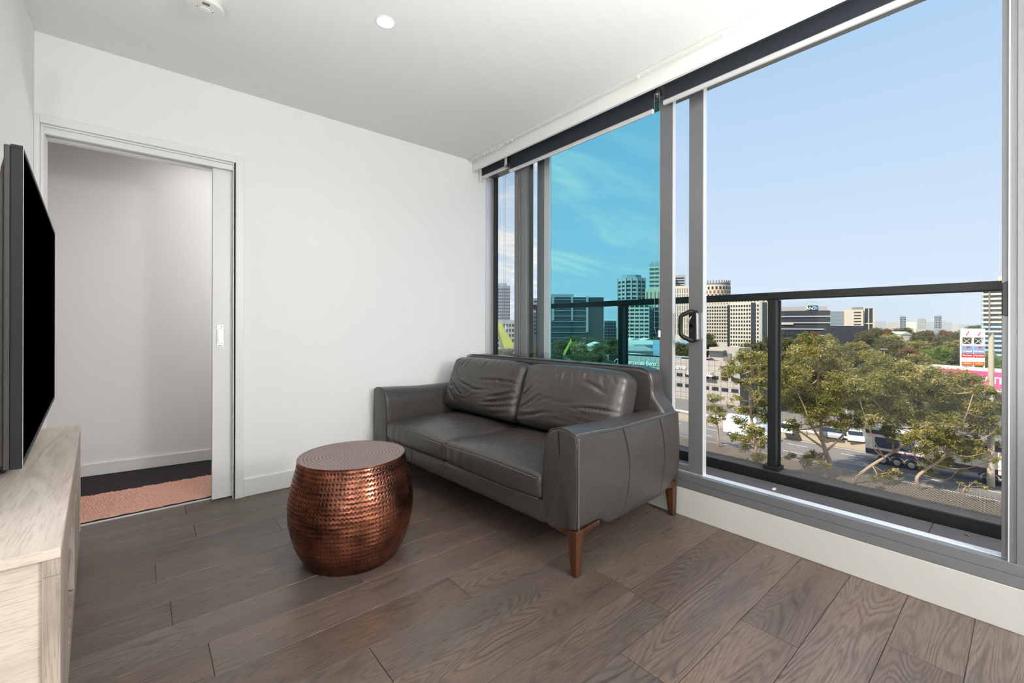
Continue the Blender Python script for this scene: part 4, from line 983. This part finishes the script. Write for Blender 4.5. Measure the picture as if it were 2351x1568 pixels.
MB().box(-W/2,-W/2+.6,-.3,0,0,H).box(W/2-.6,W/2,-.3,0,0,H).box(-.2,.2,-.3,0,0,H).box(-W/2,W/2,-.3,0,H-8.5,H-8).build('pale_frame','creamb',o)
o,W,H=bld('office_building','low black glass building among the tree tops',1898,1990,746,170,'blackgl',.1,14)
rows(o,W,H,H*.4,H*.97,5,16,.7,.5,'win')
o,W,H=bld('office_building','low dark block below the dark glass office',1780,1870,755,165,'blackgl',0,14); rows(o,W,H,H*.5,H*.95,4,8,.5,.8,'darkgl')
# striped tower
o,W,H=bld('striped_office_tower','office tower with blue and white stripes at the right window jamb',2257,2345,664,150,'win',.0,14)
for i in range(18):
    z=H-1.1-i*1.62; MB().box(-W/2-.3,W/2,-.45,.25,z-.42,z+.28).build('floor_band','creamb' if i<7 else 'lightb',o)
MB().box(-W/2-.45,-W/2+.1,-.3,1,0,H-.2).build('side_wall','tealb',o); MB().box(-W/2+1.3,-W/2+1.7,-.7,-.4,0,H).build('dark_mullion','concdark',o)
MB().box(-W/2-.2,W/2,0,14,H,H+.9).build('roof_slab','bedstone',o); MB().box(-W*.1,W*.3,3,12,H+.9,H+5.2).build('rooftop_plant','cream',o)
# skyline
for i,(a,b,t) in enumerate(((2066,2080,723),(2106,2127,727),(2145,2162,722),(2161,2172,734),(2172,2186,738),(2010,2035,735),(2036,2064,737),(2080,2104,737),(2128,2146,737),(2186,2200,742),(2201,2225,742),(1990,2012,741))):
    o,W,H=bld('distant_building',['slim grey tower on the horizon, leftmost of three','squat pale tower on the horizon between two slimmer ones','square grey tower on the horizon, rightmost of three','low grey block beside the rightmost horizon tower','lower of two grey blocks right of the horizon towers','low grey horizon block nearest the cream office','low horizon block left of the leftmost slim tower','low pale horizon block right of the leftmost slim tower','low horizon block between the squat and the square tower','tiny horizon block near the striped tower','low brown roofed horizon block nearest the striped tower','low horizon block partly behind the cream office'][i],a,b,t,900+i*45,['haze3','haze2','haze3','haze','haze','haze','haze2','roofw','haze','haze2','haze','haze2'][i],0,14,group='distant skyline')
    if i<3: rows(o,W,H,H*.3,H*.95,7,5,.5,.6,'haze3' if i==1 else 'darkgl',y=-.5)
# car dealership wall (long grey building) and deck
a=P(1432,CY,105); b=P(1700,CY,85); v=b-a; v.z=0; L=v.length; ang=math.atan2(v.y,v.x); h=zat(822,95)-GZ
cd=empty('car_dealership_building','long pale grey dealership building with rooftop car deck left of the gum trees','building',(a.x,a.y,GZ),ang)
MB().box(0,L,0,24,0,h-1.1).build('deck','roofg',cd); MB().box(0,L,-.15,.25,0,h).build('wall','concrete',cd)
for zz in (h*.38,h*.62):
    m=MB()
    for k in range(14): m.box(L*k/14+.3,L*(k+1)/14-.3,-.2,-.1,zz-.35,zz+.35)
    m.build('window_row','win',cd)
m=MB()
for k in range(1,22): m.box(L*k/22-.03,L*k/22+.03,-.17,-.14,0,h)
for k in range(1,9): m.box(0,L,-.17,-.14,h*k/9-.02,h*k/9+.02)
m.build('panel_joints','concdark',cd)
text('Mercedes-Benz',1.35,'signwhite',cd,(L*.175,-.3,h-1.55),(PI/2,0,0),.06); text('Melbourne',1.2,'signwhite',cd,(L*.49,-.3,h-1.85),(PI/2,0,0),.06)
m=MB(); m.box(L*.62,L*.82,-1.6,-.1,h-3.1,h-2.85)
for k in range(10): m.box(L*.63+k*L*.019,L*.635+k*L*.019,-1.6,-.1,h-2.8,h-2.3)
m.build('awning','truckw',cd)
bx=MB().box(L*.62,L*.86,9,16,h-1.1,h+2.3); bx.build('rooftop_block','concrete',cd); MB().box(L*.62-.4,L*.76,7.5,16.5,h+1.6,h+1.8).build('block_roof','concrete',cd)
MB().box(L*.74,L*.80,8.7,9,h-1.1,h+1.1).build('shutter_door','concdark',cd)
o=empty('painted_building','building with blue and yellow painted wall behind the rooftop cars','building',tuple(frame_at(1499,136)+Vector((0,0,GZ))),-YAW-.35)
MB().box(0,12.4,0,4,0,h+2.6).build('walls','lightb',o); MB().prism([(3.5,h-1),(6.2,h-1),(4.6,h+2.5),(3.2,h+2.5)],-.1,0,'y').build('yellow_patch','yellow',o)
MB().box(7.5,11,-.12,0,h-1,h+.8).build('roller_door','tealb',o)
for i,(u,yy,mt,lb) in enumerate(((.04,2.5,'carwhite','white car on the rooftop deck above the white lettering, leftmost'),(.09,2.5,'carwhite','white car second along the rooftop deck'),(.15,2.5,'cargrey','dark car third along the rooftop deck'),(.235,2.5,'cargrey','small dark car on the rooftop deck beside the blind chain'),(.29,2.5,'cargrey','dark car on the rooftop deck in front of the painted building'),(.37,2.5,'cargrey','dark car on the rooftop deck seen past the door handle'),(.56,2.5,'carblue','blue car on the rooftop deck at the grey rooftop block'),(.64,2.5,'carblue','dark blue car on the rooftop deck right of the door frame'),(.72,2.5,'carred','red car on the rooftop deck right of the door frame'))):
    p=cd.matrix_basis@Vector((L*u,yy,h-1.1)); c_=car(mt,lb,tuple(p),ang+(0 if i%2 else .15),'cars on the rooftop deck')
# parking deck beyond post with cars
pd=empty('parking_deck','low parking deck with parked cars behind the gum trees','building',tuple(frame_at(1815,120)+Vector((0,0,GZ))),-YAW)
dz=zat(812,120)-GZ; MB().box(-8,8,0,14,0,dz).build('deck','roofg',pd)
for i,(x,mt) in enumerate(((-4.4,'carsilver'),(-1.9,'carwhite'),(.7,'cargrey'),(3.2,'carwhite'))):
    p=pd.matrix_basis@Vector((x,1.8,dz)); car(mt,['silver car on the low parking deck beside the railing post','white car second from the railing post on the low parking deck','grey car on the low parking deck between two white cars','white car on the low parking deck, farthest from the railing post'][i],tuple(p),-YAW+1.3,'cars on the parking deck')
# gateway beams and left side buildings
c=frame_at(1160,150); o=empty('yellow_beam','wide slanted lime yellow gateway beam seen through the narrow left pane','sculpture',(c.x,c.y,GZ),-YAW)
s=150/F; zz=lambda py:zat(py,150)-GZ
MB().prism([(-21*s,zz(742)),(-10*s,zz(741)),(20*s,zz(793)),(18*s,zz(797)),(-4*s,zz(800))],0,2.2,'y').build('beam','lime',o)
MB().prism([(-23*s,zz(742)),(-21*s,zz(742)),(-4*s,zz(800)),(-4*s,zz(806)),(-8*s,zz(806))],-.2,2.2,'y').build('beam_side','olive',o)
c=frame_at(1299,140); o=empty('lime_beam','thin slanted lime green gateway beam seen through the teal pane','sculpture',(c.x,c.y,GZ),-YAW); s=140/F; zz=lambda py:zat(py,140)-GZ
MB().prism([(13*s,zz(778)),(14*s,zz(785)),(-8*s,zz(826)),(-14*s,zz(834)),(-13*s,zz(826))],0,1,'y').build('beam','lime',o)
o,W,H=bld('grey_tower','pale grey tower seen through the narrow left pane',1128,1171,656,260,'haze3',0,20); MB().box(-W*.3,W*.32,3,12,H,H+1.8).build('rooftop_plant','haze',o); rows(o,W,H,H*.3,H*.97,14,9,.5,.7,'win')
o,W,H=bld('grid_apartment_building','pale apartment block with dark square windows behind the yellow beam',1120,1215,735,180,'towgrey',0,16); rows(o,W,H,H*.15,H*.94,7,14,.6,.6,'win')
o,W,H=bld('stepped_apartment_building','dark terraced apartment block seen beside the mullion',1200,1262,684,275,'haze3',0,10); rows(o,W,H,H*.3,H*.97,9,5,.5,.8,'win')
o,W,H=bld('long_dark_building','long dark apartment block behind the teal pane',1250,1386,682,240,'darkgl',.15,20)
for i in range(10): z=H-(i+.5)*3.0; MB().box(-W*.45,W*.2,-.4,0,z,z+.3).build('balcony_line','tealb',o)
MB().box(-W*.38,-W*.34,-.5,0,H*.6,H).box(W*.2,W*.24,-.5,0,H*.4,H+.5).box(-W*.05,-W*.02,-.5,0,H*.6,H+.5).build('pale_pier','towgrey',o)
MB().box(-W*.48,-W*.0,2,10,H,H+1.8).build('penthouse','haze',o)
# octagonal tower
dd=330; c=frame_at(1449.5,dd); R=31*dd/F/.96; H=zat(640,dd)-GZ
o=empty('octagonal_apartment_tower','pale eight sided apartment tower behind the teal pane','building',(c.x,c.y,GZ),.2)
MB().lathe([(R,0),(R,H)],8).build('walls','towgrey',o); MB().lathe([(R*.75,H),(R*.7,H+2.5),(.01,H+3)],8).build('roof','greygl',o)
for i in range(20):
    z=H-3-i*3; MB().lathe([(R*1.004,z-.8),(R*1.004,z+.8)],8,cap=False).build('window_row','win',o)
for k in range(16):
    a_=k*PI/8; q=R*(1.0 if k%2==0 else math.cos(PI/8)); MB().box(q-.7,q+.35,-.55,.55,0,H,mat=Matrix.Rotation(a_,4,'Z')).build('pale_pier','towgrey',o)
o,W,H=bld('tall_balcony_tower','tallest pale tower with balcony bands behind the blind chain',1491,1530,604,360,'tealb',0,20)
for i in range(19): z=H-4-i*3.4; MB().box(-W/2-.8,W/2+.5,-1,.2,z,z+1.2).build('balcony_band','creamb',o)
MB().box(-W*.4,W*.4,2,12,H,H+2).build('roof_slab','towgrey',o)
o,W,H=bld('brown_apartment_building','brown apartment block with pale fins left of the door frame',1481,1545,662,300,'cream',0,20); rows(o,W,H,H*.3,H*.95,10,7,.9,.35,'brown')
o,W,H=bld('curved_pale_tower','pale tower with rounded top seen past the door handle',1545,1574,630,380,'towgrey',0,20); rows(o,W,H,H*.3,H*.97,18,1,.5,.8,'win')
o,W,H=bld('finned_apartment_building','cream apartment block with vertical fins seen past the door handle',1548,1602,655,280,'creamw',0,8); rows(o,W,H,H*.25,H*.97,8,10,.88,.38,'concdark')
o,W,H=bld('white_banded_office','white office block with dark window bands behind the teal pane',1435,1490,694,200,'creamw',0,20); rows(o,W,H,H*.25,H*.97,11,5,.5,.8,'win')
o,W,H=bld('grey_service_block','plain grey block right of the white banded office',1490.5,1500,692,214,'tealb',0,6); rows(o,W,H,H*.3,H*.95,9,2,.3,.3,'win')
o,W,H=bld('dark_slab_building','dark apartment slab partly hidden by the blind chain',1499,1530,705,210,'blackgl',0,18)
for i in range(8): MB().box(-W/2,W/2,-.3,0,H-2-i*2.6,H-1.6-i*2.6).build('balcony_line','tealb',o)
o,W,H=bld('small_pale_building','small pale building between the dark block and the balcony post',1387,1415,736,260,'towgrey',0,14); rows(o,W,H,H*.3,H*.95,7,4,.45,.7,'win')
# low roofs
for i,(a,b,t,d) in enumerate(((1440,1474,779,158),(1474,1507,779,172),(1455,1530,786,141),(1440,1500,800,124),(1350,1400,790,140),(1372,1380,800,130),(2068,2094,762,210),(1946,1962,880,78),(2060,2100,905,92))):
    lb=['gabled pale roof house under the white banded office, left','gabled pale roof house under the white banded office, right','long pale warehouse roof below the gabled houses','pale shed roof behind the rooftop cars','low white building among trees left of the balcony post','small pale hut left of the balcony post','white house with twin roofs among the far trees','small white wall seen through the gum foliage, left','white roof seen through the gum foliage, right'][i]
    c=frame_at((a+b)/2,d); W=(b-a)*d/F; H=zat(t,d)-GZ; o=empty('low_house',lb,'house',(c.x,c.y,GZ),-YAW,group='low pale houses')
    MB().box(-W/2,W/2,0,8,0,H-.8).build('walls','roofw',o)
    (MB().prism([(-W/2-.3,H-.8),(W/2+.3,H-.8),(0,H+.6)],-.3,8.3,'y') if i in (0,1,4,6) else MB().prism([(-.4,H-.8),(8.4,H-.8),(8.4,H+.5),(-.4,H-.5)],-W/2,W/2,'x')).build('roof','roofw' if i!=3 else 'greypan',o)
o=empty('black_pylon_sign','black dealership pylon with a pale ring emblem beyond the balcony post','sign',tuple(frame_at(1419,104)+Vector((0,0,GZ))),-YAW)
hh=zat(814,104)-GZ; MB().box(-2.2,2.4,0,1.2,0,hh).build('pylon','blackgl',o); MB().box(-3.1,-2.2,0,1.2,0,hh).build('pale_side','tealb',o)
m=MB(); m.tube([(1.0*math.cos(t),-.1,hh-2.0+1.0*math.sin(t)) for t in np.linspace(0,2*PI,32)],.07,6,cap=False)
for t in (PI/2,PI/2+2*PI/3,PI/2+4*PI/3): m.tube([(0,-.1,hh-2),(math.cos(t),-.1,hh-2+math.sin(t))],.07,6)
m.build('ring_emblem','signwhite',o)
# ================================================================= TREES
def leaves(name,cents,rads,nper,L,W,mat,parent,seed,origin,droop=.55,flat=.8):
    r=np.random.default_rng(seed); P_=[];T=[]
    for c,R in zip(cents,rads):
        ncl=max(6,int(26*min(2.2,(R/1.6)**1.4))); 
        d=r.normal(size=(ncl,3)); d/=np.linalg.norm(d,axis=1)[:,None]; cc=np.array(c)+d*R*(r.random((ncl,1))**.45)*np.array([1,1,flat])
        per=int(nper/ncl*min(2.5,(R/1.6)**2))+4; tn=r.random(ncl)
        q=r.normal(size=(ncl,per,3))*np.array([.22,.22,.15])*R*.85
        P_.append((cc[:,None,:]+q).reshape(-1,3)); T.append(np.clip(np.repeat(tn,per)*.5+r.random(ncl*per)*.5+.12*np.repeat(cc[:,2]-c[2],per)/R,0,1))
    P_=np.concatenate(P_);T=np.concatenate(T); n=len(P_)
    a=r.normal(size=(n,3)); a[:,2]=a[:,2]*.6-droop; a/=np.linalg.norm(a,axis=1)[:,None]
    b=r.normal(size=(n,3)); b-=a*(a*b).sum(1)[:,None]; b/=np.linalg.norm(b,axis=1)[:,None]
    l=L*(.6+.8*r.random((n,1))); w=W*(.7+.6*r.random((n,1)))
    V=np.stack([P_,P_+a*l*.5+b*w,P_+a*l,P_+a*l*.5-b*w],1).reshape(-1,3)-np.array(origin)
    Q=np.arange(4*n).reshape(-1,4)
    return arr(name,V,Q,mat,parent,attr=('tint','FACE',T),recalc=False)
def gum(label,base,trunk,blobs,seed,tr=.28,nper=2600,d0=None,limbs=()):
    b=G(*base) if d0 is None else P(base[0],CY,d0); b=Vector((b.x,b.y,GZ)); o=empty('gum_tree',label,'tree',tuple(b),group='gum trees below the balcony')
    rr=random.Random(seed); d=ray(*base); dep=(b-Vector((CX,0,CH))).dot(Vector((_s,_c,0)))
    tp=[b]+[P(px,py,dep+dd) for px,py,dd in trunk]; k=len(tp)
    def sm(pts,n=5):
        out=[]
        for i in range(len(pts)-1):
            p0=pts[max(i-1,0)];p1=pts[i];p2=pts[i+1];p3=pts[min(i+2,len(pts)-1)]
            for j in range(n):
                t=j/n; out.append(.5*((2*p1)+(p2-p0)*t+(2*p0-5*p1+4*p2-p3)*t*t+(3*p1-p0-3*p2+p3)*t**3))
        return out+[pts[-1]]
    sp=sm(tp); n=len(sp)
    MB().tube([p-b for p in sp],[tr*(1-.8*i/(n-1)) for i in range(n)],8).build('trunk','bark',o,smooth=9)
    for lm in limbs:
        q=sm([P(px,py,dep+dd) for px,py,dd in lm],5); MB().tube([p-b for p in q],[tr*.5*(1-.75*i/(len(q)-1)) for i in range(len(q))],7).build('limb','bark',o,smooth=9)
    cents=[];rads=[]
    for i,(px,py,rp) in enumerate(blobs):
        c=P(px,py,dep+rr.uniform(-2.2,2.2)); R=rp*dep/F; cents.append(tuple(c)); rads.append(R)
        # branch from a lower trunk point
        cand=[q for q in sp[n//5:] if q.z<c.z-.3] or [sp[n//4]]
        s0=min(cand,key=lambda q:(q-c).length); mid=(s0+c)/2+Vector((rr.uniform(-.5,.5),rr.uniform(-.5,.5),-.35*(c-s0).length*.4+rr.uniform(-.2,.3)))
        pp=sm([s0,mid,c],6); m=MB(); m.tube([p-b for p in pp],[tr*.42*(1-.75*t/(len(pp)-1)) for t in range(len(pp))],6)
        for q in range(4):
            e=c+Vector((rr.uniform(-1,1),rr.uniform(-1,1),rr.uniform(-.5,.9)))*R*.85; m.tube([p-b for p in sm([pp[-4],(pp[-4]+e)/2+Vector((0,0,.15)),e],3)],[tr*.16,tr*.14,tr*.12,tr*.1,tr*.08,tr*.06,tr*.04],5)
        m.build('branch','bark',o,smooth=9)
    leaves('foliage',cents,rads,nper,.30,.040,'leaf',o,seed,b)
    return o
gum('large gum tree with twisting pale trunk right of the railing post',(1893,1098),[(1905,1065,0),(1893,1030,0),(1886,1000,.3),(1884,960,0),(1876,900,.3),(1880,850,0),(1874,800,0)],
    [(1870,778,24),(1886,802,34),(1853,820,38),(1905,835,38),(1822,858,34),(1868,868,44),(1925,880,36),(1830,905,36),(1898,915,40),(1808,925,24),(1940,925,30),(1862,950,30),(1955,960,24),(1815,975,18),(1925,975,20),(1868,1052,22),(1892,1070,13),(1848,1062,12),(1812,1045,12),(1775,840,18),(1790,880,18),(1960,905,26),(1945,860,22)],11,.26,limbs=(((1893,1040,0),(1925,1010,-.5),(1955,980,-.8),(2000,962,-1),(2028,975,-1.2)),((1886,1012,.2),(1862,975,-.8),(1845,930,-1),(1815,870,-1)),((1884,965,0),(1910,920,-1),(1922,895,-1.4)),((1893,1030,0),(1850,1000,-1),(1815,975,-1.2))))
gum('sparse gum tree between the door frame and the railing post',(1716,1120),[(1722,1080,0),(1735,1030,0),(1725,960,.3),(1722,900,0),(1728,850,0),(1715,810,0)],
    [(1708,812,22),(1738,822,20),(1682,842,22),(1722,850,24),(1750,870,20),(1668,862,12),(1706,880,16),(1744,915,24),(1690,915,12),(1724,940,26),(1752,955,22),(1700,970,18),(1738,990,26),(1712,1015,22),(1756,1020,16),(1684,1000,12),(1742,1048,16),(1705,1062,16),(1670,1052,9)],12,.22,2100)
gum('small gum tree at the left edge of the open doorway',(1650,1010),[(1648,985,0),(1642,950,0),(1638,925,0)],[(1640,915,16),(1628,935,14),(1652,940,14),(1636,962,13),(1664,955,10),(1625,968,10),(1676,930,8)],13,.14,1500,58)
gum('leaning gum tree crossing in front of the truck',(1952,1112),[(1985,1080,0),(2030,1050,0),(2075,1020,.4),(2105,975,0),(2135,935,0),(2150,915,0)],
    [(1985,895,28),(2015,870,32),(2050,852,34),(1975,930,26),(2030,915,34),(2075,885,34),(2000,960,26),(2060,945,30),(2110,870,32),(2100,925,30),(2140,895,30),(2040,975,20),(2085,965,22),(2128,960,22),(2075,1010,14),(2050,1000,14),(2030,1092,18),(2052,1085,14),(2005,1098,10),(2020,835,26),(2075,850,28),(1960,880,22),(2100,850,26),(2140,860,28)],14,.17)
gum('broad gum tree in front of the truck at the right window jamb',(2113,1128),[(2105,1098,0),(2130,1075,0),(2165,1050,0),(2180,1010,.3),(2215,960,0),(2235,900,0)],
    [(2170,885,30),(2205,868,28),(2235,872,24),(2250,895,22),(2165,925,30),(2205,915,32),(2240,935,28),(2180,965,30),(2222,975,30),(2262,965,24),(2290,935,16),(2290,985,18),(2150,990,26),(2190,1010,26),(2235,1015,22),(2275,1015,16),(2125,1030,22),(2145,1055,22),(2175,1052,18),(2200,1078,12),(2128,1078,16),(2285,1055,8),(2150,1010,20),(2278,900,12),(2130,985,24),(2215,1040,20),(2255,1040,16),(2100,1000,20)],15,.17)
gum('bare twiggy tree at the near kerb beside the street light',(2216,1150),[(2212,1125,0),(2225,1115,0),(2240,1105,0)],[(2222,1118,2),(2245,1108,2),(2262,1118,2),(2205,1108,2)],16,.07,60)
gum('dense gum tree filling the gap behind the truck, middle of the view',(2045,1010),[(2045,960,0),(2050,900,0)],[(2000,940,30),(2040,900,32),(2080,930,34),(2030,960,30),(2110,950,30),(2075,985,26),(2010,985,22),(2120,985,24),(1985,905,24)],21,.25,2200,76)
gum('dense gum tree behind the truck near the right window jamb',(2200,1010),[(2200,960,0),(2205,900,0)],[(2160,930,32),(2200,900,30),(2240,930,32),(2190,960,30),(2150,970,26),(2235,975,28),(2275,960,22),(2190,995,20),(2120,905,26)],22,.25,2200,78)
gum('dense gum tree behind the big gum tree right of the railing post',(1880,985),[(1880,940,0),(1882,900,0)],[(1840,900,26),(1880,870,30),(1920,900,30),(1860,930,28),(1905,940,26),(1830,940,20),(1945,930,22),(1800,900,20)],23,.22,2000,80)
# far trees: a few kinds, copied
def treekind(name,mat,seed,R,H,nbl,nper=1700,L=.55,W=.09):
    o=empty(name); rr=random.Random(seed)
    MB().tube([(0,0,0),(.2,.1,H*.4),(0,0,H*.75)],[R*.07,R*.055,R*.03],7).build('trunk','barkd',o,smooth=9)
    cents=[];rads=[]
    for i in range(nbl):
        a=rr.uniform(0,2*PI); q=rr.uniform(0,R*.72); z=H*(.42+.5*rr.random()**.8*(1-.35*q/R)); cents.append((q*math.cos(a),q*math.sin(a),z)); rads.append(R*rr.uniform(.28,.42))
    leaves('crown',cents,rads,nper,L,W,mat,o,seed,(0,0,0),.3,.75); return o
K=[treekind('spreading_tree','leafg',31,5.5,13,15,900),treekind('spreading_tree','leaf',32,5.5,13.5,15,900),treekind('round_tree','leafb',33,4.5,11,13,800),treekind('russet_tree','leafr',34,3.8,12,12,800)]
used=[False]*4
cat_names=['spreading_tree','spreading_tree','round_tree','russet_tree']
ft=[(1806,772,110,0),(1830,768,140,1),(1830,762,170,2),(1862,752,125,3),(1893,760,130,1),(1925,790,120,0),(1950,800,112,0),(1975,778,150,1),(1960,765,185,0),(1990,755,170,0),(2012,748,200,0),(2035,746,205,3),(2030,770,160,0),(2058,760,180,1),(2080,748,220,0),(2060,780,135,0),(2090,790,130,3),(2105,765,185,0),(2120,775,150,1),(2130,754,215,0),(2145,790,140,2),(2160,765,175,0),(2170,750,230,3),(2185,775,160,1),(2200,760,200,0),(2205,790,145,0),(2232,752,240,0),(2120,805,118,1),(2090,815,108,0),(2010,800,120,1),(2040,812,105,0),(2065,825,95,1),(2000,830,95,0),(1975,840,88,1),(1945,835,92,1),(2110,835,92,0),(2030,840,84,1),(2150,825,100,0),(1790,800,100,0),(1850,780,105,1),(1770,768,145,0),(2262,800,130,2),(2285,803,128,2),(2245,742,330,0),(2265,740,340,0),
 (1625,762,150,0),(1740,780,110,0),(1755,800,100,1),
 (1165,798,120,0),(1150,808,106,0),(1285,775,168,0),(1318,768,172,0),(1338,778,138,1),(1355,772,152,0),(1380,784,135,0),(1400,790,130,0),(1276,798,122,0),(1342,806,112,0),(1378,806,116,0),(1405,775,165,0),(1450,792,138,0),(1475,796,132,0),(1500,775,170,0),(1515,768,185,0),(1575,775,150,0),(1560,782,140,0),(1455,770,190,0),(1225,790,120,0),(1245,785,130,0)]
tone=['dark olive','golden olive','bright green','russet']
def where(px,d):
    if px<1200: s='behind the narrow left pane'
    elif px<1262: s='beside the corner mullion'
    elif px<1412: s='behind the teal pane left of the balcony post'
    elif px<1545: s='behind the teal pane right of the balcony post'
    elif px<1620: s='seen past the door handle'
    elif px<1765: s='between the door frame and the railing post'
    elif px<1900: s='right of the railing post below the dark glass office'
    elif px<2000: s='below the cream office'
    elif px<2100: s='under the leftmost horizon tower'
    elif px<2190: s='under the rightmost horizon tower'
    elif px<2250: s='beside the sign tower'
    else: s='in front of the striped tower'
    return s
cnt={}
bpy.context.view_layer.update()
obst=[]
for b_ in list(C.objects):
    if b_.parent is None and b_.type=='EMPTY' and b_.get('category') in ('building','house','sign','sculpture') and (b_.location.x>20):
        xs=[];ys_=[]
        for ch in b_.children:
            for c8 in ch.bound_box: xs.append(c8[0]); ys_.append(c8[1])
        if xs: obst.append((b_.matrix_world.inverted(),min(xs),max(xs),min(ys_),max(ys_)))
placed=[]
def clash(x,y,r):
    for mi,x0,x1,y0,y1 in obst:
        p=mi@Vector((x,y,GZ))
        if x0-r<p.x<x1+r and y0-r<p.y<y1+r: return True
    return any((x-a)**2+(y-b)**2<(.8*(r+q))**2 for a,b,q in placed)
for i,(px,pt,d,k) in enumerate(ft):
    for off in sorted([v*3 for v in range(-10,22)],key=abs):
        c=frame_at(px,d+off); hs=max(.75,min(1.25,(d+off)/150)); r=(5.2,5.2,4.2,3.6)[k]*hs
        if d+off>78 and not clash(c.x,c.y,r): break
    else: continue
    d=d+off; placed.append((c.x,c.y,r))
    o=K[k] if not used[k] else copy_tree(K[k]); used[k]=True
    H=zat(pt,d)-GZ; base=(13,13.5,11,12)[k]; s_=H/base
    c=frame_at(px,d); o.location=(c.x,c.y,GZ); o.rotation_euler=(0,0,random.uniform(0,6.28)); hs=max(.75,min(1.25,d/150)); o.scale=(hs,hs,s_)
    key=(tone[k],where(px,d)); cnt[key]=cnt.get(key,0)+1; q=cnt[key]
    dist='nearer' if d<125 else ('middle distance' if d<175 else 'far')
    tag(o,'%s%s %s tree %s'%('' if q==1 else ['','','second ','third ','fourth ','fifth ','sixth ','seventh ','eighth ','ninth '][q],dist,tone[k],where(px,d)),'tree','trees beyond the road')
# ================================================================= LIGHT, SKY
w=bpy.data.worlds.new('w'); S.world=w; w.use_nodes=True; nt=w.node_tree; bg=nt.nodes['Background']
tc=N(nt,'ShaderNodeTexCoord'); sp=N(nt,'ShaderNodeSeparateXYZ'); nt.links.new(tc.outputs['Generated'],sp.inputs[0])
sky=ramp(nt,sp.outputs[2],[(0,srgb(222,234,248)),(.06,srgb(220,235,252)),(.22,srgb(205,226,250)),(.5,srgb(176,210,244)),(1,srgb(140,180,230))])
vv=N(nt,'ShaderNodeVectorMath',operation='DIVIDE'); cz=N(nt,'ShaderNodeCombineXYZ'); zc=math_(nt,'ADD',math_(nt,'MAXIMUM',sp.outputs[2],0),.12)
for i in range(3): nt.links.new(zc,cz.inputs[i])
nt.links.new(tc.outputs['Generated'],vv.inputs[0]); nt.links.new(cz.outputs[0],vv.inputs[1])
mp=N(nt,'ShaderNodeMapping'); mp.inputs['Scale'].default_value=(.7,1.9,1); mp.inputs['Rotation'].default_value=(0,0,.5); nt.links.new(vv.outputs[0],mp.inputs[0])
cl=noise(nt,mp.outputs[0],1.3,7,.62,.5)
clm=ramp(nt,cl,[(.47,(0,0,0,1)),(.63,(1,1,1,1))])
# clouds only stand in the northern part of the sky (left of the view)
dirn=math_(nt,'MULTIPLY_ADD',sp.outputs[1],3.2,-1.3); dirn=math_(nt,'MINIMUM',math_(nt,'MAXIMUM',dirn,0),1)
f=math_(nt,'MULTIPLY',clm,dirn); col=mixc(nt,f,sky,(1.0,.98,.95,1))
deep=mixc(nt,math_(nt,'MULTIPLY',dirn,.55),sky,srgb(150,196,240)); col=mixc(nt,f,sky,(1.05,1.02,.98,1))
nt.links.new(col,bg.inputs['Color']); bg.inputs['Strength'].default_value=1.0
sun=bpy.data.lights.new('sun','SUN'); sun.energy=6.5; sun.angle=.01; sun.color=(1,.93,.82); so=bpy.data.objects.new('sun',sun); C.objects.link(so)
so.rotation_euler=Vector((.74,-.22,-.74)).to_track_quat('-Z','Y').to_euler()
# ================================================================= CAMERA
cam=bpy.data.cameras.new('camera'); co=bpy.data.objects.new('camera',cam); C.objects.link(co)
cam.sensor_width=36; cam.lens=F/2351*36; cam.shift_y=-(784-CY)/2351; cam.clip_start=.02; cam.clip_end=6000
co.location=(CX,0,CH); co.rotation_euler=(Matrix.Rotation(-YAW,3,'Z')@Matrix.Rotation(PI/2,3,'X')@Matrix.Rotation(ROLL,3,'Z')).to_euler()
S.camera=co
vs=S.view_settings; vs.view_transform='Standard'; vs.look='None'; vs.exposure=0; vs.gamma=1; vs.use_curve_mapping=False
